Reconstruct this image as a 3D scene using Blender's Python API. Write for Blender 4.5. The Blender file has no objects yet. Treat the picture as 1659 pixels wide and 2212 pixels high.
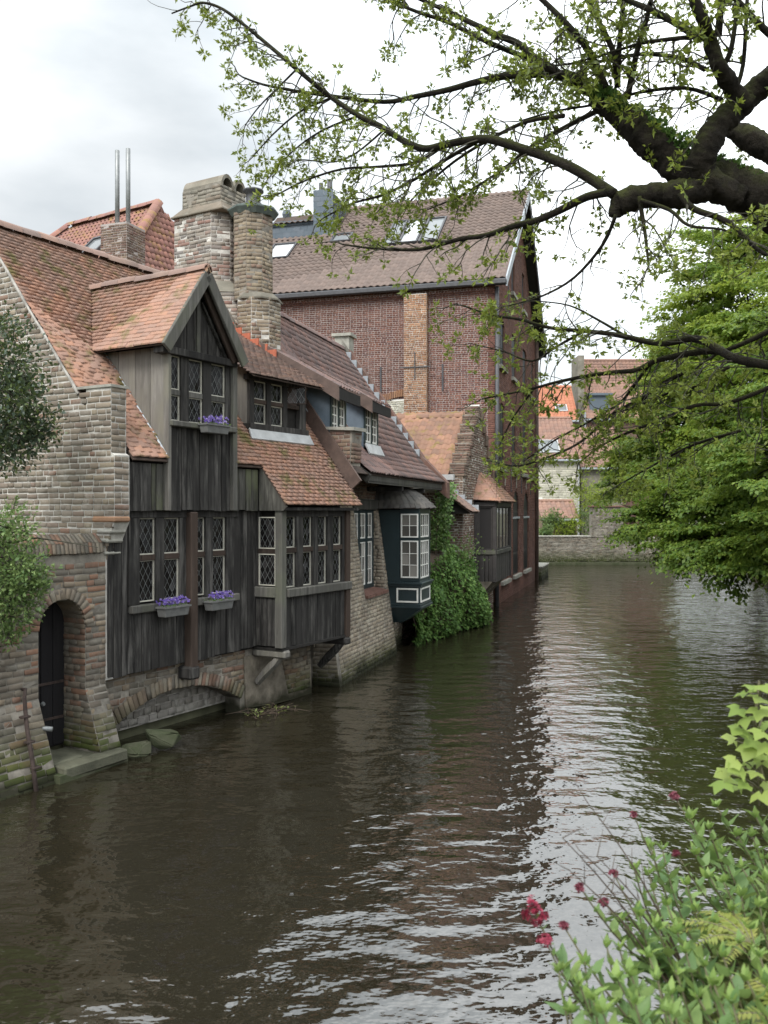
import bpy, bmesh, math, random
import numpy as np
from mathutils import Matrix, Vector
random.seed(7); RNG = np.random.default_rng(11)
rad = math.radians
SC = bpy.context.scene; COL = SC.collection

# ---------------------------------------------------------------- camera
CAMZ = 3.2
cam = bpy.data.cameras.new('camera'); camo = bpy.data.objects.new('camera', cam); COL.objects.link(camo)
camo.location = (0, 0, CAMZ); camo.rotation_euler = (rad(90), 0, 0)
cam.sensor_fit = 'VERTICAL'; cam.sensor_height = 36.0; cam.lens = 36.0*1950/2212
cam.shift_y = -(1106-1103)/2212; cam.clip_start = .05; cam.clip_end = 3000
cam.dof.use_dof = True; cam.dof.focus_distance = 13.0; cam.dof.aperture_fstop = 5.0
SC.camera = camo
# ---------------------------------------------------------------- world, sun, exposure
SUN_EL, SUN_AZ = 48, 205            # azimuth measured from +Y towards +X
w = bpy.data.worlds.new("World"); SC.world = w; w.use_nodes = True
nt = w.node_tree; nt.nodes.clear()
def N_(t, **k):
    n = nt.nodes.new(t)
    for a, b in k.items(): setattr(n, a, b)
    return n
out = N_('ShaderNodeOutputWorld'); bg = N_('ShaderNodeBackground'); bg.inputs['Strength'].default_value = .1
sky = N_('ShaderNodeTexSky', sky_type='NISHITA', sun_disc=False, sun_elevation=rad(SUN_EL), sun_rotation=rad(SUN_AZ))
tc = N_('ShaderNodeTexCoord'); mp = N_('ShaderNodeMapping'); mp.inputs['Scale'].default_value = (1.0, 1.0, 2.6)
n1 = N_('ShaderNodeTexNoise'); n1.inputs['Scale'].default_value = 2.6; n1.inputs['Detail'].default_value = 7; n1.inputs['Roughness'].default_value = .5
r1 = N_('ShaderNodeValToRGB'); r1.color_ramp.elements[0].position = .38; r1.color_ramp.elements[1].position = .62
r1.color_ramp.elements[0].color = (7.2, 7.75, 8.1, 1); r1.color_ramp.elements[1].color = (10.9, 11.25, 11.4, 1)
sd = (math.cos(rad(SUN_EL))*math.sin(rad(SUN_AZ)), math.cos(rad(SUN_EL))*math.cos(rad(SUN_AZ)), math.sin(rad(SUN_EL)))
dp = N_('ShaderNodeVectorMath', operation='DOT_PRODUCT'); dp.inputs[1].default_value = sd
mr = N_('ShaderNodeMapRange'); mr.inputs[1].default_value = -.2; mr.inputs[2].default_value = 1.0; mr.inputs[3].default_value = .95; mr.inputs[4].default_value = 2.3
mul = N_('ShaderNodeVectorMath', operation='SCALE')
mix = N_('ShaderNodeMix', data_type='RGBA'); mix.inputs[0].default_value = .93
L = nt.links.new
L(tc.outputs['Generated'], mp.inputs[0]); L(mp.outputs[0], n1.inputs['Vector']); L(n1.outputs[0], r1.inputs[0])
L(tc.outputs['Generated'], dp.inputs[0]); L(dp.outputs['Value'], mr.inputs[0])
# overcast sky: three times as bright overhead as at the horizon
sx = N_('ShaderNodeSeparateXYZ'); gr = N_('ShaderNodeMapRange'); gr.inputs[1].default_value = 0; gr.inputs[2].default_value = 1; gr.inputs[3].default_value = .5; gr.inputs[4].default_value = 1.0
gm = N_('ShaderNodeMath', operation='MULTIPLY'); # bright thin cloud straight ahead to the right, behind the branches
d2 = N_('ShaderNodeVectorMath', operation='DOT_PRODUCT'); d2.inputs[1].default_value = Vector((math.sin(rad(20))*math.cos(rad(27)), math.cos(rad(20))*math.cos(rad(27)), math.sin(rad(27))))
m2 = N_('ShaderNodeMapRange', interpolation_type='SMOOTHSTEP'); m2.inputs[1].default_value = .86; m2.inputs[2].default_value = 1.0; m2.inputs[3].default_value = 1.0; m2.inputs[4].default_value = 2.1
gm2 = N_('ShaderNodeMath', operation='MULTIPLY'); L(tc.outputs['Generated'], d2.inputs[0]); L(d2.outputs['Value'], m2.inputs[0]); L(m2.outputs[0], gm2.inputs[1]); L(mr.outputs[0], gm2.inputs[0])
L(tc.outputs['Generated'], sx.inputs[0]); L(sx.outputs[2], gr.inputs[0]); L(gr.outputs[0], gm.inputs[0]); L(gm2.outputs[0], gm.inputs[1])
L(r1.outputs[0], mul.inputs[0]); L(gm.outputs[0], mul.inputs['Scale'])
L(sky.outputs[0], mix.inputs[6]); L(mul.outputs[0], mix.inputs[7]); L(mix.outputs[2], bg.inputs[0]); L(bg.outputs[0], out.inputs[0])
sl = bpy.data.lights.new('sun', 'SUN'); sl.energy = 1.5; sl.angle = rad(16); sl.color = (1, .96, .9)
so = bpy.data.objects.new('sun', sl); COL.objects.link(so)
so.rotation_euler = Vector(sd).to_track_quat('Z', 'Y').to_euler(); so.location = (0, 0, 60)
SC.view_settings.view_transform = 'Standard'; SC.view_settings.look = 'None'; SC.view_settings.gamma = 1
SC.view_settings.exposure = 0.6
SC.view_settings.use_curve_mapping = False
SC.render.engine = 'CYCLES'
SC.cycles.max_bounces = 6; SC.cycles.diffuse_bounces = 3; SC.cycles.glossy_bounces = 3
SC.cycles.transmission_bounces = 3; SC.cycles.transparent_max_bounces = 6
SC.cycles.caustics_reflective = False; SC.cycles.caustics_refractive = False

# ---------------------------------------------------------------- materials
def mat(name):
    m = bpy.data.materials.new(name); m.use_nodes = True
    return m, m.node_tree, m.node_tree.nodes['Principled BSDF']
def node(nt, t, inp=None, **k):
    n = nt.nodes.new(t)
    for a, b in k.items(): setattr(n, a, b)
    for a, b in (inp or {}).items():
        if isinstance(b, bpy.types.NodeSocket): nt.links.new(b, n.inputs[a])
        else: n.inputs[a].default_value = b
    return n
def ramp(nt, fac, stops, interp='LINEAR'):
    r = node(nt, 'ShaderNodeValToRGB', {0: fac}); cr = r.color_ramp; cr.interpolation = interp
    while len(cr.elements) > 1: cr.elements.remove(cr.elements[-1])
    cr.elements[0].position = stops[0][0]; cr.elements[0].color = (*stops[0][1], 1)
    for p, c in stops[1:]:
        e = cr.elements.new(p); e.color = (*c, 1)
    return r.outputs[0]
def mixc(nt, f, a, b, mode='MIX'):
    m = node(nt, 'ShaderNodeMix', data_type='RGBA', blend_type=mode)
    for i, x in ((0, f), (6, a), (7, b)):
        if isinstance(x, bpy.types.NodeSocket): nt.links.new(x, m.inputs[i])
        else: m.inputs[i].default_value = x if i == 0 else (*x, 1)
    return m.outputs[2]
def rnd(nt):
    g = node(nt, 'ShaderNodeNewGeometry'); o = node(nt, 'ShaderNodeObjectInfo')
    a = node(nt, 'ShaderNodeMath', {0: g.outputs['Random Per Island'], 1: o.outputs['Random']}, operation='ADD')
    f = node(nt, 'ShaderNodeMath', {0: a.outputs[0]}, operation='FRACT')
    return f.outputs[0], g
def noise(nt, vec, scale, detail=4, rough=.55, stretch=None):
    if stretch:
        vec = node(nt, 'ShaderNodeMapping', {0: vec, 3: stretch}).outputs[0]
    return node(nt, 'ShaderNodeTexNoise', {'Vector': vec, 'Scale': scale, 'Detail': detail, 'Roughness': rough}).outputs[0]
def maprange(nt, v, a, b, c=0., d=1.):
    return node(nt, 'ShaderNodeMapRange', {0: v, 1: a, 2: b, 3: c, 4: d}).outputs[0]
def bump(nt, b, h, strength, dist):
    n = node(nt, 'ShaderNodeBump', {'Height': h, 'Strength': strength, 'Distance': dist})
    nt.links.new(n.outputs[0], b.inputs['Normal'])
def pos(nt):
    return node(nt, 'ShaderNodeNewGeometry').outputs['Position']

def tide(nt, P, c):
    """dark algae band that the canal leaves on stone"""
    z = node(nt, 'ShaderNodeSeparateXYZ', {0: P}).outputs[2]
    zz = node(nt, 'ShaderNodeMath', {0: z, 1: maprange(nt, noise(nt, P, 2.2, 4), .3, .7, -.1, .1)}, operation='ADD').outputs[0]
    return mixc(nt, maprange(nt, zz, .08, .26, .92, 0), c, (.02, .021, .011))
def m_piece(name, pal, grime=(.05,.05,.04), gamt=.5, rough=.9, gscale=1.3, moss=None, mossz=None, lime=None, limeamt=.0, bs=60, bstr=.5):
    """bricks / tiles: every piece its own colour out of a palette, weathering on top"""
    m, nt, b = mat(name); r, g = rnd(nt); P = g.outputs['Position']
    c = ramp(nt, r, [(i/len(pal), q) for i, q in enumerate(pal)], 'CONSTANT')
    fine = noise(nt, P, 38, 5, .65)
    c = mixc(nt, maprange(nt, fine, .3, .75, 0, .45), c, tuple(x*.6 for x in pal[0]), 'MIX')
    big = noise(nt, P, gscale, 5, .62)
    if lime:
        lm = noise(nt, P, gscale*2.3, 6, .7)
        c = mixc(nt, maprange(nt, lm, .52, .66, 0, limeamt), c, lime)
    c = mixc(nt, maprange(nt, big, .42, .68, 0, gamt), c, grime)
    if moss:
        mn = noise(nt, P, 3.1, 5, .6)
        f = maprange(nt, mn, .53, .66, 0, .85)
        if mossz is not None:
            z = node(nt, 'ShaderNodeSeparateXYZ', {0: P}).outputs[2]
            zf = maprange(nt, z, mossz[0], mossz[1], 1.25, 0)
            f = node(nt, 'ShaderNodeMath', {0: zf, 1: maprange(nt, mn, .15, .5, .1, 1)}, operation='MULTIPLY').outputs[0]
        c = mixc(nt, f, c, moss)
    if mossz is not None: c = tide(nt, P, c)
    nt.links.new(c, b.inputs['Base Color']); b.inputs['Roughness'].default_value = rough
    b.inputs['Specular IOR Level'].default_value = .25
    bump(nt, b, noise(nt, P, bs, 5, .6), bstr, .006)
    return m
def m_plain(name, col, rough=.6, var=.25, scale=9, bumpd=.003, spec=.4, metal=0., bscale=50, wet=False):
    m, nt, b = mat(name); P = pos(nt)
    c = mixc(nt, maprange(nt, noise(nt, P, scale, 6, .65), .3, .7), tuple(x*(1-var) for x in col), tuple(min(1, x*(1+var)) for x in col))
    if wet: c = tide(nt, P, c)
    nt.links.new(c, b.inputs['Base Color']); b.inputs['Roughness'].default_value = rough
    b.inputs['Specular IOR Level'].default_value = spec; b.inputs['Metallic'].default_value = metal
    bump(nt, b, noise(nt, P, bscale, 4, .6), .6, bumpd)
    return m
def m_wood(name, dark, light, green=None, lightamt=.6, rough=.8):
    m, nt, b = mat(name); r, g = rnd(nt); P = g.outputs['Position']
    off = node(nt, 'ShaderNodeCombineXYZ', {0: node(nt, 'ShaderNodeMath', {0: r, 1: 37.0}, operation='MULTIPLY').outputs[0]}).outputs[0]
    Q = node(nt, 'ShaderNodeVectorMath', {0: P, 1: off}, operation='ADD').outputs[0]
    streak = noise(nt, Q, 16, 6, .7, (1, 1, .09))
    patch = noise(nt, Q, 1.7, 4, .6, (1, 1, .45))
    c = mixc(nt, maprange(nt, r, 0, 1), tuple(x*.7 for x in dark), tuple(x*1.35 for x in dark))
    f = node(nt, 'ShaderNodeMath', {0: maprange(nt, streak, .42, .72, 0, 1), 1: maprange(nt, patch, .4, .68, .05, lightamt)}, operation='MULTIPLY').outputs[0]
    c = mixc(nt, f, c, light)
    c = mixc(nt, maprange(nt, noise(nt, Q, 26, 4, .6, (1, 1, .05)), .6, .72, 0, .7), c, tuple(x*.3 for x in dark))
    if green:
        c = mixc(nt, maprange(nt, noise(nt, Q, 1.9, 4, .6, (1, 1, .6)), .5, .68, 0, .75), c, green)
    nt.links.new(c, b.inputs['Base Color']); b.inputs['Roughness'].default_value = rough; b.inputs['Specular IOR Level'].default_value = .25
    bump(nt, b, streak, .8, .006)
    return m
def m_glass(name, col=(.014, .013, .013), rough=.05, wav=.002, spec=.2):
    m, nt, b = mat(name); P = pos(nt)
    r, g = rnd(nt); c = ramp(nt, r, [(0, tuple(x*.55 for x in col)), (.6, col), (.85, tuple(x*1.8+.004 for x in col)), (1, tuple(min(.6, x*2.6+.012) for x in col))]); nt.links.new(c, b.inputs['Base Color'])
    b.inputs['Roughness'].default_value = rough; b.inputs['Specular IOR Level'].default_value = spec
    bump(nt, b, noise(nt, P, 9, 2), .5, wav)
    return m
def m_leaf(name, pal, trans=.35, rough=.5, sheen=.35, vary=.35):
    m, nt, b = mat(name); r, g = rnd(nt)
    c = ramp(nt, r, [(i/max(1, len(pal)-1), q) for i, q in enumerate(pal)])
    n = noise(nt, g.outputs['Position'], 1.1, 3)
    c = mixc(nt, maprange(nt, n, .35, .68, 0, vary), c, pal[0])
    nt.links.new(c, b.inputs['Base Color']); b.inputs['Roughness'].default_value = rough; b.inputs['Specular IOR Level'].default_value = sheen
    t = node(nt, 'ShaderNodeBsdfTranslucent', {0: mixc(nt, .5, c, tuple(min(1, x*1.8) for x in pal[-1]))})
    mx = node(nt, 'ShaderNodeMixShader', {0: trans, 1: b.outputs[0], 2: t.outputs[0]})
    nt.links.new(mx.outputs[0], nt.nodes['Material Output'].inputs['Surface'])
    return m
def m_bark(name, dark, moss, mossamt=.7):
    m, nt, b = mat(name); g = node(nt, 'ShaderNodeNewGeometry'); P = g.outputs['Position']
    nz = node(nt, 'ShaderNodeSeparateXYZ', {0: g.outputs['Normal']}).outputs[2]
    big = noise(nt, P, 7, 6, .65)
    c = mixc(nt, maprange(nt, big, .35, .7), tuple(x*.6 for x in dark), tuple(x*1.7 for x in dark))
    f = node(nt, 'ShaderNodeMath', {0: maprange(nt, nz, -.2, .8, 0, 1), 1: maprange(nt, noise(nt, P, 5, 4), .38, .58, 0, mossamt)}, operation='MULTIPLY').outputs[0]
    c = mixc(nt, f, c, moss)
    nt.links.new(c, b.inputs['Base Color']); b.inputs['Roughness'].default_value = .9; b.inputs['Specular IOR Level'].default_value = .2
    bump(nt, b, noise(nt, P, 26, 7, .75), 1.0, .07)
    return m

OLD = [(0.257, 0.209, 0.158), (0.222, 0.187, 0.146), (0.286, 0.236, 0.181), (0.188, 0.154, 0.121), (0.262, 0.215, 0.166), (0.234, 0.201, 0.163), (0.262, 0.157, 0.114), (0.194, 0.163, 0.132), (0.274, 0.229, 0.166), (0.234, 0.184, 0.143), (0.303, 0.252, 0.2), (0.176, 0.144, 0.116), (0.222, 0.168, 0.133), (0.251, 0.215, 0.174), (0.205, 0.18, 0.141), (0.239, 0.184, 0.141)]
MT = {}
MT['old_brick'] = m_piece('old_brick', OLD, (.12,.11,.09), .55, lime=(.45,.42,.37), limeamt=.5)
MT['wall_brick'] = m_piece('wall_brick', [(.25,.205,.155), (.2,.17,.135), (.29,.16,.105), (.25,.22,.17), (.155,.13,.105), (.29,.23,.165), (.24,.195,.15), (.23,.13,.09), (.2,.175,.14), (.17,.155,.13)], (.06,.055,.045), .8, moss=(.06,.075,.02), mossz=(.1,.75), lime=(.38,.36,.31), limeamt=.4)
MT['lime_stone'] = m_piece('lime_stone', [(.33,.31,.28), (.28,.26,.23), (.37,.35,.31), (.24,.22,.19)], (.12,.11,.1), .6, lime=(.5,.48,.45), limeamt=.6)
MT['base_brick'] = m_piece('base_brick', [(.26,.2,.14), (.2,.15,.11), (.3,.25,.18), (.24,.14,.1), (.18,.16,.13), (.3,.26,.2)], (.06,.055,.045), .7, moss=(.045,.055,.015), mossz=(.05,.6), lime=(.36,.34,.3), limeamt=.5)
MT['chimney_brick'] = m_piece('chimney_brick', [(.31,.26,.21), (.25,.22,.19), (.36,.31,.26), (.3,.19,.15), (.22,.18,.16), (.34,.29,.24), (.27,.15,.12), (.2,.18,.17)], (.13,.12,.11), .5, lime=(.46,.43,.4), limeamt=.55)
MT['yellow_brick'] = m_piece('yellow_brick', [(.27,.215,.15), (.23,.185,.135), (.31,.25,.175), (.2,.16,.12), (.25,.2,.15), (.25,.165,.125)], (.1,.09,.075), .55, lime=(.42,.39,.33), limeamt=.3)
MT['buff_brick'] = m_piece('buff_brick', [(.35,.3,.23), (.3,.25,.19), (.4,.35,.27), (.33,.27,.2), (.27,.22,.17), (.38,.32,.25)], (.1,.09,.075), .55, moss=(.05,.055,.015), mossz=(.0,.5), lime=(.45,.42,.36), limeamt=.4)
MT['red_brick'] = m_piece('red_brick', [(.185,.088,.066), (.15,.07,.056), (.21,.1,.076), (.13,.062,.055), (.17,.08,.062), (.195,.09,.065)], (.075,.052,.046), .6, gscale=.35, lime=(.3,.2,.17), limeamt=.15)
MT['orange_brick'] = m_piece('orange_brick', [(.34,.18,.1), (.3,.17,.1), (.38,.22,.13), (.27,.15,.1)], (.14,.1,.08), .4)
MT['brown_brick'] = m_piece('brown_brick', [(.2,.13,.1), (.16,.11,.085), (.24,.17,.12), (.18,.1,.08), (.22,.16,.12)], (.07,.06,.05), .55, lime=(.32,.29,.25), limeamt=.3)
MT['grey_brick'] = m_piece('grey_brick', [(.24,.22,.18), (.19,.17,.14), (.28,.25,.2), (.22,.18,.14)], (.09,.09,.07), .6, moss=(.05,.06,.02), mossz=(.1,.9), lime=(.36,.34,.3), limeamt=.5)
MT['cream_brick'] = m_piece('cream_brick', [(.52,.5,.4), (.48,.46,.37), (.55,.52,.43), (.46,.44,.36)], (.36,.35,.29), .4)
MT['mortar'] = m_plain('mortar', (.5,.48,.44), .95, .35, 6, .006, .1)
MT['mortar_dark'] = m_plain('mortar_dark', (.23,.21,.18), .95, .45, 5, .006, .1, wet=True)
MT['mortar_red'] = m_plain('mortar_red', (.38,.34,.32), .95, .2, 6, .003, .1)
MT['facade_red'] = m_plain('facade_red', (.17,.1,.08), .95, .3, 5, .006, .1, wet=True)
MT['render'] = m_plain('render', (.2,.175,.14), .95, .5, 4, .02, .1, bscale=14, wet=True)
MT['lime_wall'] = m_plain('lime_wall', (.34,.32,.29), .95, .5, 5, .02, .1, bscale=14)
MT['tile'] = m_piece('tile', [(.4,.23,.165), (.38,.22,.165), (.42,.235,.165), (.35,.21,.16), (.4,.22,.155), (.38,.23,.175), (.44,.235,.155), (.33,.21,.165), (.39,.24,.18)], (.23,.175,.15), .6, gscale=.75, moss=(.13,.125,.04), bs=45)
MT['tile_dark'] = m_piece('tile_dark', [(.27,.19,.155), (.31,.2,.16), (.23,.17,.15), (.34,.215,.165), (.28,.19,.16)], (.1,.085,.08), .6, gscale=1.1, bs=45)
MT['pantile_brown'] = m_piece('pantile_brown', [(.21,.14,.125), (.175,.12,.112), (.24,.15,.13), (.15,.11,.104), (.25,.15,.125)], (.13,.11,.105), .75, gscale=1.4)
MT['pantile_grey'] = m_piece('pantile_grey', [(.195,.15,.13), (.18,.14,.122), (.21,.16,.138), (.17,.132,.116)], (.15,.118,.104), .3, gscale=.6)
MT['pantile_red'] = m_piece('pantile_red', [(.34,.175,.145), (.31,.16,.135), (.37,.19,.15), (.29,.155,.135)], (.24,.155,.13), .5, gscale=.7, moss=(.3,.2,.07))
MT['pantile_orange'] = m_piece('pantile_orange', [(.45,.18,.11), (.41,.165,.1), (.48,.2,.12)], (.36,.17,.11), .4)
MT['pantile_mossy'] = m_piece('pantile_mossy', [(.31,.175,.12), (.27,.155,.11), (.35,.195,.13), (.23,.14,.105)], (.17,.11,.08), .75, gscale=1.2, moss=(.22,.16,.06))
MT['pantile_far'] = m_piece('pantile_far', [(.3,.18,.14), (.26,.165,.13), (.33,.2,.15)], (.2,.14,.12), .5)
MT['slate_shingle'] = m_piece('slate_shingle', [(.1,.095,.09), (.08,.078,.075), (.125,.115,.105), (.09,.08,.075)], (.16,.15,.13), .5, gscale=3)
MT['slate'] = m_piece('slate', [(.13,.16,.19), (.115,.145,.175), (.15,.175,.205)], (.1,.12,.14), .4, rough=.6)
MT['roof_base'] = m_plain('roof_base', (.07,.05,.04), .95, .3)
MT['oak'] = m_wood('oak', (.021,.0195,.0185), (.2,.19,.175), None, .85)
MT['oak_brown'] = m_wood('oak_brown', (.04,.028,.022), (.15,.115,.095), None, .5)
MT['oak_grey'] = m_wood('oak_grey', (.075,.072,.064), (.24,.23,.21), (.12,.125,.09), .8)
MT['oak_green'] = m_wood('oak_green', (.05,.048,.042), (.24,.23,.2), (.12,.13,.075), .9)
MT['oak_pale'] = m_wood('oak_pale', (.15,.14,.125), (.34,.32,.29), (.2,.19,.15), .9)
MT['core'] = m_plain('core', (.02,.018,.016), .95, .3)
MT['cream'] = m_plain('cream', (.5,.48,.41), .55, .12)
MT['white'] = m_plain('white', (.78,.77,.72), .5, .08)
MT['green_paint'] = m_plain('green_paint', (.018,.032,.036), .38, .12, 5, .0015, .5)
MT['blue_panel'] = m_plain('blue_panel', (.15,.19,.235), .6, .15, 4)
MT['brown_board'] = m_plain('brown_board', (.11,.075,.062), .75, .3, 6)
MT['lead'] = m_plain('lead', (.36,.39,.42), .5, .18, 5, .004, .5, .25)
MT['zinc_white'] = m_plain('zinc_white', (.42,.43,.43), .5, .2, 4, .003)
MT['leading'] = m_plain('leading', (.2,.21,.205), .5, .2)
MT['metal_dark'] = m_plain('metal_dark', (.06,.06,.065), .5, .3, 8, .002, .5)
MT['metal_grey'] = m_plain('metal_grey', (.25,.26,.26), .45, .2, 8, .002, .5, .5)
MT['rust'] = m_plain('rust', (.05,.035,.03), .85, .5, 14, .006)
MT['dark_frame'] = m_plain('dark_frame', (.045,.04,.038), .6, .25)
MT['sill_brick'] = m_plain('sill_brick', (.17,.09,.07), .85, .3)
MT['stone'] = m_plain('stone', (.33,.32,.28), .9, .3, 6, .006, .2)
MT['step_stone'] = m_plain('step_stone', (.105,.105,.075), .9, .4, 4, .01, .2)
MT['rock'] = m_piece('rock', [(.085,.09,.055), (.1,.1,.065)], (.035,.05,.018), .8, gscale=4)
MT['glass'] = m_glass('glass')
MT['glass_dark'] = m_plain('glass_dark', (.014,.017,.021), .35, .3, 3, .0, .03)
MT['glass_blind'] = m_glass('glass_blind', (.13,.122,.11), .12)
MT['glass_sky'] = m_glass('glass_sky', (.28,.3,.31), .1, .0005)
m_, nt_, b_ = mat('glass_clear'); MT['glass_clear'] = m_; b_.inputs['Base Color'].default_value = (.02, .02, .025, 1); b_.inputs['Roughness'].default_value = .05; b_.inputs['Alpha'].default_value = .35
MT['door_wood'] = m_wood('door_wood', (.012,.011,.012), (.05,.048,.046), None, .4)
MT['flash_red'] = m_plain('flash_red', (.42,.13,.075), .85, .2)
MT['copper'] = m_plain('copper', (.1,.125,.115), .7, .3)
MT['planter'] = m_plain('planter', (.14,.14,.135), .8, .25)
MT['petal'] = m_leaf('petal', [(.08,.04,.28), (.13,.07,.38), (.06,.03,.2), (.42,.36,.55)], .2)
MT['red_petal'] = MT['red_bud'] = m_leaf('red_bud', [(.07,.012,.02), (.14,.02,.035), (.2,.05,.07)], .15)
MT['red_petal'] = m_leaf('red_petal', [(.14,.012,.025), (.3,.02,.055), (.42,.08,.13)], .2)
MT['daisy'] = m_leaf('daisy', [(.6,.6,.56), (.75,.74,.7)], .2)
MT['sprig'] = m_leaf('sprig', [(.07,.1,.018), (.12,.165,.028), (.21,.26,.042), (.28,.33,.055)], .32)
MT['hornbeam'] = m_leaf('hornbeam', [(.07,.14,.022), (.115,.195,.03), (.165,.25,.038), (.23,.3,.05)], .42)
MT['lime_leaf'] = m_leaf('lime_leaf', [(.15,.22,.03), (.22,.3,.042), (.3,.36,.055)], .45)
MT['ivy'] = m_leaf('ivy', [(.045,.1,.022), (.075,.15,.033), (.11,.2,.045), (.17,.26,.07)], .2, .55, .25)
MT['holly'] = m_leaf('holly', [(.03,.05,.032), (.045,.07,.045), (.065,.095,.06), (.17,.22,.06)], .15, .35, .5)
MT['privet'] = m_leaf('privet', [(.07,.13,.045), (.11,.18,.06), (.17,.24,.08), (.25,.33,.12)], .3)
MT['valerian'] = m_leaf('valerian', [(.1,.185,.066), (.15,.245,.085), (.2,.3,.1), (.28,.37,.105)], .32, .5, .35, .5)
MT['bud'] = m_leaf('bud', [(.17,.26,.07), (.25,.35,.09)], .35)
MT['maple'] = m_leaf('maple', [(.19,.28,.06), (.26,.34,.08), (.31,.38,.1)], .4)
MT['fern'] = m_leaf('fern', [(.18,.23,.05), (.26,.3,.07), (.32,.3,.08)], .35)
MT['cover'] = m_leaf('cover', [(.1,.13,.045), (.16,.2,.06), (.22,.22,.08)], .3)
MT['stem'] = m_plain('stem', (.12,.11,.06), .7, .3)
MT['dry_stem'] = m_plain('dry_stem', (.07,.05,.035), .8, .3)
MT['bark'] = m_bark('bark', (.022,.018,.013), (.07,.08,.02), .95)
MT['twig'] = m_plain('twig', (.045,.042,.03), .85, .35)
MT['soil'] = m_plain('soil', (.09,.075,.05), .95, .5, 5, .03, .1, bscale=20)
MT['land'] = m_plain('land', (.1,.1,.06), .95, .4, 2)

# ---------------------------------------------------------------- helpers
def va(*a): return np.array(a, float)
def nrm(v): v = np.asarray(v, float); return v/np.linalg.norm(v)
WORLD = {}
def thing(name, label, cat, loc=(0, 0, 0), rz=0., group=None, kind=None):
    o = bpy.data.objects.new(name, None); COL.objects.link(o); o.empty_display_size = .2
    o.location = loc; o.rotation_euler = (0, 0, rz)
    o['label'] = label
    if cat: o['category'] = cat
    if group: o['group'] = group
    if kind: o['kind'] = kind
    WORLD[o.name] = np.array(Matrix.Translation(loc) @ Matrix.Rotation(rz, 4, 'Z'))
    return o
def wmat(o):
    while o.parent: o = o.parent
    return WORLD.get(o.name, np.eye(4))
def link(name, me, parent=None, mt=None, label=None):
    o = bpy.data.objects.new(name, me); COL.objects.link(o)
    if parent is not None: o.parent = parent
    if mt is not None and not me.materials: me.materials.append(MT[mt] if isinstance(mt, str) else mt)
    if label: o['label'] = label
    return o
def tag(o, label, cat=None, group=None, kind=None):
    o['label'] = label
    if cat: o['category'] = cat
    if group: o['group'] = group
    if kind: o['kind'] = kind
    return o
def quad_mesh(name, V, Q, smooth=False):
    me = bpy.data.meshes.new(name); V = np.asarray(V, np.float32); Q = np.asarray(Q, np.int32)
    n, k = Q.shape
    me.vertices.add(len(V)); me.vertices.foreach_set('co', V.ravel())
    me.loops.add(n*k); me.loops.foreach_set('vertex_index', Q.ravel())
    me.polygons.add(n); me.polygons.foreach_set('loop_start', np.arange(0, n*k, k, dtype=np.int32))
    if smooth: me.polygons.foreach_set('use_smooth', np.ones(n, bool))
    me.update(calc_edges=True)
    return me
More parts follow.
